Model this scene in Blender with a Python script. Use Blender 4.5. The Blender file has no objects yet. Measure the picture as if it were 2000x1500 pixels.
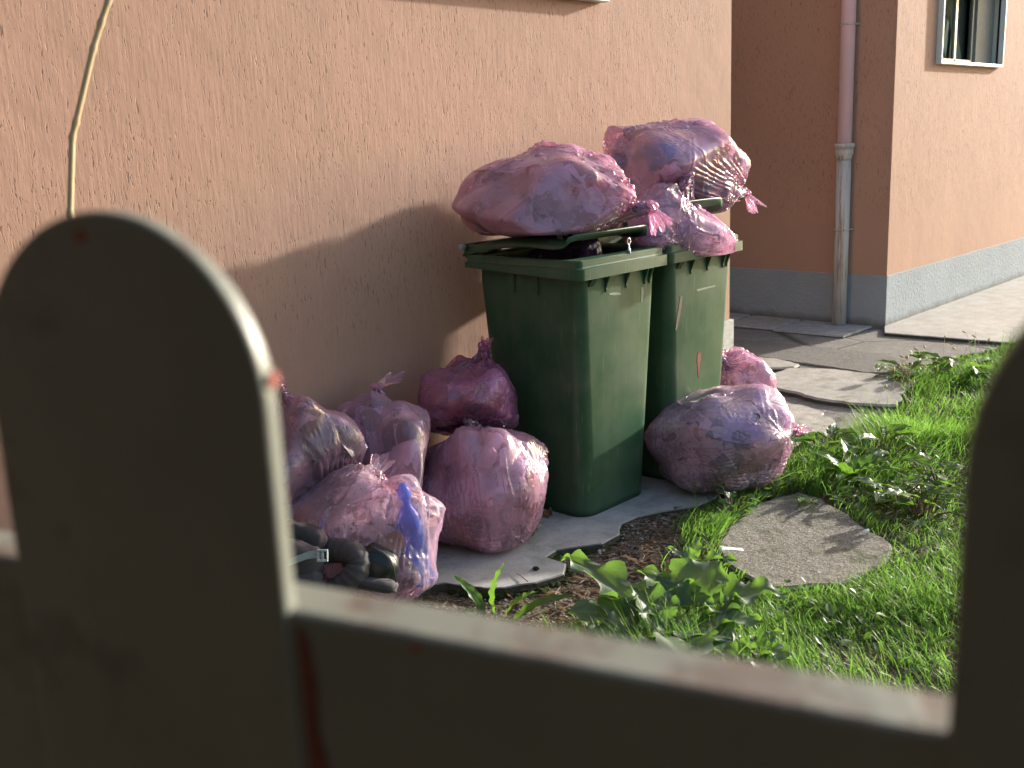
import bpy, bmesh, math, random
import numpy as np
from mathutils import Vector, Matrix
PI = math.pi
R = math.radians
scene = bpy.context.scene
col = scene.collection

# ------------------------------------------------------------------ camera
F_PX, PITCH, ROLL, AZ = 2043.0, .22789, -.041296, .75345      # photo pixels / radians
CAM = np.array([0.0, 0.0, 1.55])
_cp, _sp, _cr, _sr = math.cos(PITCH), math.sin(PITCH), math.cos(ROLL), math.sin(ROLL)
_M = np.array([[_cr, -_sr, 0], [_sr, _cr, 0], [0, 0, 1]]) @ np.array([[1, 0, 0], [0, _cp, -_sp], [0, _sp, _cp]])
BAS = np.array([_M @ np.array([math.sin(AZ), 0, math.cos(AZ)]),
                _M @ np.array([-math.cos(AZ), 0, math.sin(AZ)]),
                _M @ np.array([0, -1, 0.0])])                  # rows: world axes seen by the camera
def ray(px, py): return BAS @ np.array([px - 1000.0, py - 750.0, F_PX])
def on_z(px, py, z=0.0):
    d = ray(px, py); t = (z - CAM[2]) / d[2]; return CAM + t * d
def on_y(px, py, y):
    d = ray(px, py); t = (y - CAM[1]) / d[1]; return CAM + t * d
cam_data = bpy.data.cameras.new('camera')
cam = bpy.data.objects.new('camera', cam_data); col.objects.link(cam)
right, down, fwd = BAS[:, 0], BAS[:, 1], BAS[:, 2]
mw = Matrix(((right[0], -down[0], -fwd[0], CAM[0]), (right[1], -down[1], -fwd[1], CAM[1]),
             (right[2], -down[2], -fwd[2], CAM[2]), (0, 0, 0, 1)))
cam.matrix_world = mw
cam_data.sensor_width = 36.0; cam_data.lens = F_PX / 2000 * 36.0
cam_data.clip_start = .02; cam_data.clip_end = 400
cam_data.dof.use_dof = True; cam_data.dof.focus_distance = 4.3; cam_data.dof.aperture_fstop = 5.6
scene.camera = cam

# ------------------------------------------------------------------ light
DELTA, EL = R(11), R(15.0)           # sun azimuth off the wall line, sun height
to_sun = Vector((math.cos(DELTA) * math.cos(EL), -math.sin(DELTA) * math.cos(EL), math.sin(EL)))
sd = bpy.data.lights.new('sun', 'SUN'); sd.energy = 3.4; sd.angle = R(1.5); sd.color = (1.0, .945, .87)
sun = bpy.data.objects.new('sun', sd); col.objects.link(sun)
sun.rotation_euler = (-to_sun).to_track_quat('-Z', 'Y').to_euler()
world = bpy.data.worlds.new('World'); scene.world = world; world.use_nodes = True
wn = world.node_tree; wn.nodes.clear()
sky = wn.nodes.new('ShaderNodeTexSky'); sky.sky_type = 'NISHITA'; sky.sun_disc = False
sky.sun_elevation = EL; sky.sun_rotation = math.atan2(to_sun.x, to_sun.y)
sky.air_density = 1.0; sky.dust_density = 2.5
bgn = wn.nodes.new('ShaderNodeBackground'); bgn.inputs[1].default_value = .15
wo = wn.nodes.new('ShaderNodeOutputWorld')
wn.links.new(sky.outputs[0], bgn.inputs[0]); wn.links.new(bgn.outputs[0], wo.inputs[0])
scene.view_settings.view_transform = 'Standard'; scene.view_settings.look = 'None'
scene.view_settings.gamma = 1; scene.view_settings.exposure = 1.4
scene.render.engine = 'CYCLES'
scene.cycles.transparent_max_bounces = 24; scene.cycles.max_bounces = 10
scene.cycles.use_denoising = True

# ------------------------------------------------------------------ helpers
def link(o, parent=None):
    col.objects.link(o)
    if parent is not None: o.parent = parent
    return o
def tag(o, label=None, cat=None, group=None, kind=None):
    if label: o['label'] = label
    if cat: o['category'] = cat
    if group: o['group'] = group
    if kind: o['kind'] = kind
    return o
def empty(name, loc, label, cat, group=None):
    o = bpy.data.objects.new(name, None); o.empty_display_size = .1; o.location = loc
    return tag(link(o), label, cat, group)
class MB:
    """collects shapes; build() links them as one mesh object"""
    def __init__(s): s.v = []; s.f = []; s.m = []; s.n = 0
    def add(s, v, f, m=0):
        s.v.extend([tuple(map(float, p)) for p in v]); s.f.extend([tuple(i + s.n for i in q) for q in f])
        s.m.extend([m] * len(f)); s.n += len(v)
    def box(s, a, b, m=0, T=None):
        v = [(x, y, z) for z in (a[2], b[2]) for y in (a[1], b[1]) for x in (a[0], b[0])]
        if T is not None: v = [T @ Vector(p) for p in v]
        s.add(v, [(0, 2, 3, 1), (4, 5, 7, 6), (0, 1, 5, 4), (2, 6, 7, 3), (0, 4, 6, 2), (1, 3, 7, 5)], m)
    def tube(s, pts, r, n=10, m=0, cap=True):
        pts = [Vector(p) for p in pts]; N = len(pts)
        rr = r if isinstance(r, (list, tuple)) else [r] * N
        v = []; prev = None
        for i, p in enumerate(pts):
            t = (pts[min(i + 1, N - 1)] - pts[max(i - 1, 0)]).normalized()
            if prev is None:
                a = t.orthogonal().normalized()
            else:
                a = (prev - t * prev.dot(t)).normalized()
            prev = a; b = t.cross(a)
            for k in range(n):
                w = 2 * PI * k / n; v.append(p + a * (rr[i] * math.cos(w)) + b * (rr[i] * math.sin(w)))
        f = [(i * n + k, i * n + (k + 1) % n, (i + 1) * n + (k + 1) % n, (i + 1) * n + k) for i in range(N - 1) for k in range(n)]
        if cap: f += [tuple(range(n))[::-1], tuple((N - 1) * n + k for k in range(n))]
        s.add(v, f, m)
    def prism(s, poly, z0, z1, m=0, inset=0.0):
        """poly: list of (x,y) CCW; optional top inset as a worn edge"""
        n = len(poly); c = (sum(p[0] for p in poly) / n, sum(p[1] for p in poly) / n)
        v = [(x, y, z0) for x, y in poly]
        v += [(x, y, z1 - inset) for x, y in poly]
        ins = []
        for x, y in poly:
            d = math.hypot(x - c[0], y - c[1]) + 1e-6; k = 1 - inset / d
            ins.append((c[0] + (x - c[0]) * k, c[1] + (y - c[1]) * k, z1))
        v += ins
        f = [(i, (i + 1) % n, n + (i + 1) % n, n + i) for i in range(n)]
        f += [(n + i, n + (i + 1) % n, 2 * n + (i + 1) % n, 2 * n + i) for i in range(n)]
        f += [tuple(range(2 * n, 3 * n)), tuple(range(n))[::-1]]
        k0 = len(s.m); s.add(v, f, m)
        for i in range(n): s.m[k0 + i] = m + 1
    def build(s, name, mats, parent=None, smooth=False, bevel=0.0, loc=None):
        me = bpy.data.meshes.new(name); me.from_pydata(s.v, [], s.f)
        if not isinstance(mats, (list, tuple)): mats = [mats]
        for m in mats: me.materials.append(m)
        if len(mats) > 1: me.polygons.foreach_set('material_index', s.m)
        if smooth: me.polygons.foreach_set('use_smooth', [True] * len(s.f))
        me.update(); o = bpy.data.objects.new(name, me); link(o, parent)
        if loc is not None: o.location = loc
        if bevel:
            b = o.modifiers.new('bevel', 'BEVEL'); b.width = bevel; b.segments = 2; b.limit_method = 'ANGLE'; b.angle_limit = R(35)
        return o
def fast_mesh(name, V, F4, mats, parent=None, smooth=True, attr=None, mi=None):
    me = bpy.data.meshes.new(name); V = np.asarray(V, np.float32); F4 = np.asarray(F4, np.int32); k = F4.shape[1]
    me.vertices.add(len(V)); me.vertices.foreach_set('co', V.ravel())
    me.loops.add(F4.size); me.loops.foreach_set('vertex_index', F4.ravel())
    me.polygons.add(len(F4)); me.polygons.foreach_set('loop_start', np.arange(0, F4.size, k, dtype=np.int32))
    if smooth: me.polygons.foreach_set('use_smooth', np.ones(len(F4), bool))
    if not isinstance(mats, (list, tuple)): mats = [mats]
    for m in mats: me.materials.append(m)
    if mi is not None: me.polygons.foreach_set('material_index', np.asarray(mi, np.int32))
    for nme, a in (attr or {}).items():
        at = me.attributes.new(nme, 'FLOAT', 'POINT'); at.data.foreach_set('value', np.asarray(a, np.float32))
    me.update(calc_edges=True); me.validate()
    return link(bpy.data.objects.new(name, me), parent)

# ------------------------------------------------------------------ materials
class NT:
    def __init__(s, name):
        s.mat = bpy.data.materials.new(name); s.mat.use_nodes = True; s.t = s.mat.node_tree; s.t.nodes.clear()
        s.out = s.t.nodes.new('ShaderNodeOutputMaterial')
        s.tc = s.t.nodes.new('ShaderNodeTexCoord')
    def n(s, typ, ins=None, **kw):
        nd = s.t.nodes.new(typ)
        for k, v in kw.items(): setattr(nd, k, v)
        for k, v in (ins or {}).items():
            if hasattr(v, 'is_linked') or hasattr(v, 'links'): s.t.links.new(v, nd.inputs[k])
            else: nd.inputs[k].default_value = v
        return nd
    def map(s, scale, src=None, loc=(0, 0, 0), rot=(0, 0, 0)):
        return s.n('ShaderNodeMapping', {0: src or s.tc.outputs['Object'], 'Scale': scale, 'Location': loc, 'Rotation': rot}).outputs[0]
    def noise(s, scale=5, detail=4, rough=.55, vec=None, dist=0, out=0):
        return s.n('ShaderNodeTexNoise', {'Vector': vec or s.tc.outputs['Object'], 'Scale': scale, 'Detail': detail, 'Roughness': rough, 'Distortion': dist}).outputs[out]
    def vor(s, scale, vec=None, feature='F1', out=0, rand=1.0):
        return s.n('ShaderNodeTexVoronoi', {'Vector': vec or s.tc.outputs['Object'], 'Scale': scale, 'Randomness': rand}, feature=feature).outputs[out]
    def ramp(s, fac, stops, interp='LINEAR'):
        nd = s.n('ShaderNodeValToRGB', {0: fac}); cr = nd.color_ramp; cr.interpolation = interp
        while len(cr.elements) < len(stops): cr.elements.new(.5)
        for e, (p, c) in zip(cr.elements, stops):
            e.position = p; e.color = (c, c, c, 1) if isinstance(c, (int, float)) else (*c, 1)
        return nd.outputs[0]
    def mix(s, fac, a, b, mode='MIX'):
        nd = s.n('ShaderNodeMix', data_type='RGBA', blend_type=mode)
        for i, v in ((0, fac), (6, a), (7, b)):
            if isinstance(v, (tuple, list)): v = (*v, 1) if len(v) == 3 else v
            if hasattr(v, 'links'): s.t.links.new(v, nd.inputs[i])
            else: nd.inputs[i].default_value = v
        return nd.outputs[2]
    def math(s, op, a, b=0.0, clamp=False):
        return s.n('ShaderNodeMath', {0: a, 1: b}, operation=op, use_clamp=clamp).outputs[0]
    def bump(s, h, strength=.5, dist=.01, normal=None):
        i = {'Height': h, 'Strength': strength, 'Distance': dist}
        if normal is not None: i['Normal'] = normal
        return s.n('ShaderNodeBump', i).outputs[0]
    def bsdf(s, color, rough=.7, metal=0, normal=None, spec=.5, **kw):
        ins = {'Base Color': color if hasattr(color, 'links') else (*color, 1), 'Roughness': rough, 'Metallic': metal, 'Specular IOR Level': spec}
        if normal is not None: ins['Normal'] = normal
        ins.update(kw)
        return s.n('ShaderNodeBsdfPrincipled', ins).outputs[0]
    def done(s, sh):
        s.t.links.new(sh, s.out.inputs[0]); return s.mat

def m_plain(name, c, rough=.6, metal=0, var=.25, scale=30, bump=.15, spec=.5, bd=.002):
    t = NT(name); n = t.noise(scale, 5)
    c2 = tuple(x * (1 - var) for x in c); c1 = tuple(min(1, x * (1 + var)) for x in c)
    return t.done(t.bsdf(t.mix(n, c1, c2), rough, metal, t.bump(t.noise(scale * 3, 4), bump, bd), spec))

def m_stucco(name, c, plain_x=None):
    t = NT(name); sep = t.n('ShaderNodeSeparateXYZ', {0: t.tc.outputs['Object']})
    g1 = t.noise(1.0, 2.5, .5, t.map((120, 120, 22)), .6)
    g2 = t.noise(1.0, 2, .5, t.map((210, 210, 36), loc=(3, 1, 7)), .3)
    cl = t.noise(2.6, 3, .6)                                        # where the trowel marks crowd
    thr = t.math('MULTIPLY_ADD', cl, -.16); t.t.nodes[-1].inputs[2].default_value = .70
    a = t.math('MULTIPLY', t.math('SUBTRACT', g1, thr), 16, True)
    b = t.math('MULTIPLY', t.math('SUBTRACT', g2, t.math('ADD', thr, .03)), 14, True)
    gr = t.math('MAXIMUM', a, b)
    # the lower wall and the repaired strip by the corner are rubbed smooth
    zz = t.math('ADD', sep.outputs[2], t.math('MULTIPLY', t.noise(1.7, 3), .35))
    keep = t.ramp(t.math('SUBTRACT', zz, .55), [(.36, .10), (.62, 1.0)])
    if plain_x is not None:
        xx = t.math('ADD', sep.outputs[0], t.math('MULTIPLY', t.noise(6, 3), .08))
        k2 = t.ramp(t.math('SUBTRACT', xx, plain_x - .5), [(.49, 1.0), (.55, .06)])
        # a rough patch left high up by the window and at the arris
        zp = t.ramp(t.math('SUBTRACT', t.math('ADD', sep.outputs[2], t.math('MULTIPLY', t.noise(9, 2), .06)), 1.62), [(.49, 0.0), (.52, 1.0)])
        xp = t.ramp(t.math('SUBTRACT', xx, plain_x - .1), [(.49, 1.0), (.52, 0.0)])
        k2 = t.math('MAXIMUM', k2, t.math('MULTIPLY', zp, xp))
        keep = t.math('MULTIPLY', keep, k2)
    gr = t.math('MULTIPLY', gr, keep)
    streak = t.noise(1, 3, .6, t.map((60, 60, 7)))
    fine = t.noise(260, 3, .6)
    big = t.noise(.9, 4, .6)
    colr = t.mix(big, tuple(x * 1.16 for x in c), tuple(x * .82 for x in c))
    colr = t.mix(t.ramp(t.noise(1, 4, .6, t.map((2.2, 2.2, .5))), [(.5, 0.0), (.75, .5)]), colr, tuple(x * f for x, f in zip(c, (.84, .86, .88))))
    colr = t.mix(t.math('MULTIPLY', streak, .35), colr, tuple(x * f for x, f in zip(c, (.86, .80, .76))))
    # rising damp and dirt low down
    damp = t.ramp(t.math('ADD', sep.outputs[2], t.math('MULTIPLY', t.noise(4, 4), .3)), [(.12, .55), (.45, 0.0)])
    colr = t.mix(damp, colr, tuple(x * f for x, f in zip(c, (.62, .50, .40))))
    colr = t.mix(t.math('MULTIPLY', gr, .8), colr, tuple(x * .42 for x in c))
    # stray chips and specks
    chips = t.ramp(t.vor(7, t.map((1, 1, .6)), 'F1'), [(.015, 1.0), (.035, 0.0)])
    colr = t.mix(t.math('MULTIPLY', chips, .6), colr, tuple(x * .45 for x in c))
    h = t.math('SUBTRACT', t.math('ADD', t.math('MULTIPLY', streak, t.math('MULTIPLY_ADD', keep, .35)), t.math('MULTIPLY', fine, .12)), t.math('MULTIPLY', gr, 1.1))
    nb = t.bump(h, .5, .0032)
    nb = t.bump(t.noise(6, 3), .35, .012, nb)
    return t.done(t.bsdf(colr, .82, 0, nb, .25))

def m_plinth(name, c):
    t = NT(name); n = t.noise(38, 5, .65); b = t.noise(2, 4)
    colr = t.mix(b, tuple(x * 1.15 for x in c), tuple(x * .8 for x in c))
    st = t.ramp(t.noise(3, 4, .6, t.map((1, 1, .3))), [(.5, 0.0), (.7, .5)])
    colr = t.mix(st, colr, (.34, .36, .34))
    sep = t.n('ShaderNodeSeparateXYZ', {0: t.tc.outputs['Object']})
    low = t.ramp(t.math('ADD', sep.outputs[2], t.math('MULTIPLY', t.noise(7, 3), .09)), [(.05, .7), (.11, 0.0)])
    colr = t.mix(low, colr, (.12, .115, .09))
    return t.done(t.bsdf(colr, .9, 0, t.bump(n, .9, .012), .2))

def m_concrete(name, c, speck=.3, moss=0.0, scale=1.0, bump=.5, bd=.006, crack=0):
    t = NT(name)
    big = t.noise(1.6 * scale, 5, .6); mid = t.noise(11 * scale, 5, .65); fine = t.noise(85, 5, .75)
    colr = t.mix(big, tuple(x * 1.25 for x in c), tuple(x * .72 for x in c))
    colr = t.mix(t.ramp(mid, [(.38, .55), (.62, 0.0)]), colr, tuple(x * f for x, f in zip(c, (.62, .6, .55))))
    colr = t.mix(t.math('MULTIPLY', t.ramp(fine, [(.35, 1.0), (.55, 0.0)]), speck), colr, tuple(x * .4 for x in c))
    colr = t.mix(t.math('MULTIPLY', t.ramp(t.noise(170, 2), [(.6, 0.0), (.7, 1.0)]), speck), colr, tuple(min(1, x * 1.8) for x in c))
    if moss: colr = t.mix(t.math('MULTIPLY', t.ramp(t.noise(5, 5, .7), [(.52, 0.0), (.66, 1.0)]), moss), colr, (.075, .085, .035))
    h = t.math('ADD', t.math('MULTIPLY', mid, .6), t.math('MULTIPLY', fine, .3))
    if crack:
        cr_ = t.ramp(t.vor(crack, t.map((1, 1, 1)), 'DISTANCE_TO_EDGE'), [(.0, 0.0), (.012, 1.0)])
        colr = t.mix(t.math('SUBTRACT', 1.0, cr_), colr, (.06, .055, .04)); h = t.math('ADD', h, cr_)
    return t.done(t.bsdf(colr, .88, 0, t.bump(h, bump, bd), .25))

def m_soil():
    t = NT('soil'); v = t.vor(55, out=1); v2 = t.vor(140, out=1)
    g = t.n('ShaderNodeSeparateColor', {0: v}).outputs[0]; g2 = t.n('ShaderNodeSeparateColor', {0: v2}).outputs[1]
    colr = t.mix(t.noise(4, 4), (.115, .08, .05), (.05, .045, .025))
    colr = t.mix(t.ramp(g, [(.72, 0.0), (.80, .7)], 'LINEAR'), colr, (.23, .19, .15))
    colr = t.mix(t.ramp(g2, [(.80, 0.0), (.85, .8)]), colr, (.30, .26, .21))
    colr = t.mix(t.ramp(t.noise(2.5, 4), [(.5, 0.0), (.65, .6)]), colr, (.04, .055, .018))
    h = t.math('ADD', t.noise(30, 6, .75), t.math('MULTIPLY', t.vor(55), -1.0))
    return t.done(t.bsdf(colr, .95, 0, t.bump(h, 1.0, .02), .15))

def m_leaf(name, c1, c2, c3=None, rough=.5, trans=.45, vein=True, tint=(.30, .55, .04)):
    """leaf: upper side reflects, light from behind glows through in yellow-green"""
    t = NT(name); at = t.n('ShaderNodeAttribute', attribute_name='rnd').outputs['Fac']
    colr = t.mix(at, c1, c2)
    colr = t.mix(t.math('MULTIPLY', t.noise(25, 4), .5), colr, tuple(x * .6 for x in c1))
    if c3: colr = t.mix(t.ramp(at, [(.86, 0.0), (.93, 1.0)]), colr, c3)
    nb = t.bump(t.noise(90, 4), .35, .003)
    if vein:
        ev = t.n('ShaderNodeAttribute', attribute_name='vein').outputs['Fac']
        colr = t.mix(t.math('MULTIPLY', ev, .55), colr, (.20, .26, .12))
        nb = t.bump(ev, -.6, .004, nb)
    p = t.bsdf(colr, rough, 0, nb, .5)
    tr = t.n('ShaderNodeBsdfTranslucent', {0: t.mix(.35, tint, colr), 'Normal': nb}).outputs[0]
    return t.done(t.n('ShaderNodeMixShader', {0: trans, 1: p, 2: tr}).outputs[0])

def m_film(name, haze, body, tint, opac=.10, milky=.0):
    """thin stretched polythene"""
    t = NT(name)
    wv = t.n('ShaderNodeAttribute', attribute_name='wv').outputs['Vector']
    warp = t.n('ShaderNodeVectorMath', {0: wv, 1: t.n('ShaderNodeVectorMath', {0: t.noise(5, 3, out=1), 1: (.16, .16, .16)}, operation='MULTIPLY').outputs[0]}, operation='ADD').outputs[0]
    w1 = t.noise(1, 3, .55, t.map((30, 30, 4), warp), .3); w2 = t.noise(1, 2, .5, t.map((10, 15, 12)), 1.5)
    w3 = t.noise(1, 2, .5, t.map((120, 120, 12), warp), .2)
    rid = t.math('ABSOLUTE', t.math('SUBTRACT', w1, .5)); rid2 = t.math('ABSOLUTE', t.math('SUBTRACT', w2, .5)); rid3 = t.math('ABSOLUTE', t.math('SUBTRACT', w3, .5))
    calm = t.ramp(t.noise(5, 2, .5, t.map((1, 1, 1), loc=(7, 3, 1))), [(.40, .12), (.62, 1.0)])       # taut smooth areas between wrinkled ones
    h = t.math('ADD', t.math('ADD', rid, t.math('MULTIPLY', rid2, 1.1)), t.math('MULTIPLY', rid3, .07))
    h = t.math('MULTIPLY', h, calm)
    nb = t.bump(h, .75, .018)
    lw = t.n('ShaderNodeLayerWeight', {0: .35, 'Normal': nb}).outputs[1]
    cl = t.ramp(t.noise(7, 4, .6), [(.35, 0.0), (.7, 1.0)])          # cloudy patches where the film clings
    fac = t.math('ADD', opac, t.math('MULTIPLY', lw, .34))
    fac = t.math('ADD', fac, t.math('MULTIPLY', cl, milky + .12), True)
    dif = t.n('ShaderNodeBsdfDiffuse', {0: (*haze, 1), 'Normal': nb}).outputs[0]
    trl = t.n('ShaderNodeBsdfTranslucent', {0: (*body, 1), 'Normal': nb}).outputs[0]
    d = t.n('ShaderNodeMixShader', {0: .5, 1: dif, 2: trl}).outputs[0]
    tp = t.n('ShaderNodeBsdfTransparent', {0: (*tint, 1)}).outputs[0]
    a = t.n('ShaderNodeMixShader', {0: fac, 1: tp, 2: d}).outputs[0]
    gl = t.n('ShaderNodeBsdfGlossy', {0: (1, 1, 1, 1), 1: .17, 'Normal': nb}).outputs[0]
    fr = t.n('ShaderNodeFresnel', {0: 1.5, 'Normal': nb}).outputs[0]
    gf = t.math('ADD', t.math('MULTIPLY', fr, .85), .018, True)
    return t.done(t.n('ShaderNodeMixShader', {0: gf, 1: a, 2: gl}).outputs[0])

def m_bin():
    t = NT('green_bin_plastic')
    c = t.mix(t.noise(3, 5, .6), (.022, .070, .031), (.028, .084, .036))
    sep = t.n('ShaderNodeSeparateXYZ', {0: t.tc.outputs['Object']})
    dust = t.ramp(t.math('ADD', t.noise(6, 5), t.math('MULTIPLY', t.noise(1, 2, .5, t.map((30, 30, 1.5))), .3)), [(.52, 0.0), (.85, .38)])
    c = t.mix(dust, c, (.13, .15, .10))
    sp = t.ramp(t.vor(38), [(.03, .8), (.055, 0.0)])
    c = t.mix(t.math('MULTIPLY', sp, t.ramp(t.noise(3), [(.5, 0.0), (.6, .7)])), c, (.30, .33, .26))
    sc = t.noise(1, 2, .5, t.map((180, 180, 4), rot=(.1, .3, 0)))
    c = t.mix(t.ramp(sc, [(.66, 0.0), (.74, .4)]), c, (.22, .27, .20))
    r = t.math('ADD', .34, t.math('MULTIPLY', t.noise(9, 4), .16))
    nb = t.bump(t.noise(320, 2), .12, .001); nb = t.bump(t.noise(5, 2), .18, .012, nb)
    return t.done(t.bsdf(c, r, 0, nb, .5))

def m_paint():
    """old grey-green gate paint with chips of primer and rust, thickest on the top faces"""
    t = NT('gate_paint')
    geo = t.n('ShaderNodeNewGeometry')
    nz = t.n('ShaderNodeSeparateXYZ', {0: geo.outputs['Normal']}).outputs[2]
    c = t.mix(t.noise(9, 5, .7), (.25, .265, .225), (.155, .165, .14))
    c = t.mix(t.ramp(t.noise(14, 3, .6), [(.60, 0.0), (.72, .5)]), c, (.09, .08, .06))
    rust = t.mix(t.noise(60, 3), (.15, .085, .065), (.08, .05, .04))
    up = t.ramp(t.noise(18, 5, .7), [(.46, 0.0), (.58, .85)])
    up = t.math('MULTIPLY', up, t.ramp(nz, [(.6, 0.0), (.9, .85)]))
    c = t.mix(up, c, rust)
    prim = t.ramp(t.noise(17, 2, .5, t.map((1, 1, 1), loc=(2.3, 4.1, 0))), [(.73, 0.0), (.76, .8)])
    c = t.mix(prim, c, (.30, .09, .05))
    nb = t.bump(t.math('SUBTRACT', t.noise(60, 4), t.math('MAXIMUM', up, prim)), .5, .001)
    return t.done(t.bsdf(c, t.math('ADD', .42, t.math('MULTIPLY', up, .3)), 0, nb, .4))

# ------------------------------------------------------------------ rubbish bags: film draped by a small cloth solver
def unit(v):
    v = np.asarray(v, float); return v / (np.linalg.norm(v) + 1e-12)
def frame(k):
    k = unit(k); up = np.array([0, 0, 1.0]) if abs(k[2]) < .9 else np.array([1.0, 0, 0])
    a = unit(np.cross(up, k)); return a, np.cross(k, a), k
class Body:
    """convex lumpy load: rounded polytope about c, radii ra (along k), rb, rc"""
    def __init__(s, c, k, ra, rb, rc, seed, n=34, lo=.84, extra=(), P=24, sq=.3):
        s.c = np.array(c, float); s.A = np.array(frame(k)); rng = np.random.RandomState(seed)
        d = rng.normal(size=(n, 3)); d /= np.linalg.norm(d, axis=1)[:, None]
        loc = d @ s.A.T                                   # a,b,k components
        sup = np.sqrt((loc[:, 0] * rb) ** 2 + (loc[:, 1] * rc) ** 2 + (loc[:, 2] * ra) ** 2)
        bx = np.abs(loc[:, 0]) * rb + np.abs(loc[:, 1]) * rc + np.abs(loc[:, 2]) * ra
        sup = sup * (1 - sq) + bx * sq
        s.n = d; s.d = sup * rng.uniform(lo, 1.0, n); s.P = P
        for nn, dd in extra:
            s.n = np.vstack([s.n, unit(nn)]); s.d = np.append(s.d, dd)
        s.r = (rb, rc, ra)
        m = 22; pk = rng.normal(size=(m, 3)); pk /= np.linalg.norm(pk, axis=1)[:, None]
        s.pk = pk; s.pw = rng.uniform(.2, .42, m); s.pa = rng.uniform(.55, 1.0, m)
    def lump(s, p):
        """how far the load fills the hull in each direction: corners stick out, hollows between"""
        d = p - s.c; d = d / (np.linalg.norm(d, axis=1)[:, None] + 1e-9)
        ang = np.arccos(np.clip(d @ s.pk.T, -1, 1))
        return .83 + .17 * (np.exp(-(ang / s.pw) ** 2) * s.pa).max(1)
    def f(s, p):
        q = (p - s.c) @ s.n.T / s.d
        return (np.maximum(q, 0) ** s.P).sum(1) ** (1 / s.P)
    def out(s, p, k=1.0, lumpy=False):
        v = s.f(p) / (k * (s.lump(p) if lumpy else 1.0)); m = (v < 1) & (v > 1e-4)
        if m.any(): p[m] = s.c + (p[m] - s.c) / v[m][:, None]
        return p
    def surf(s, d):
        v = s.f(s.c + d); return s.c + d / v[:, None]

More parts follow.
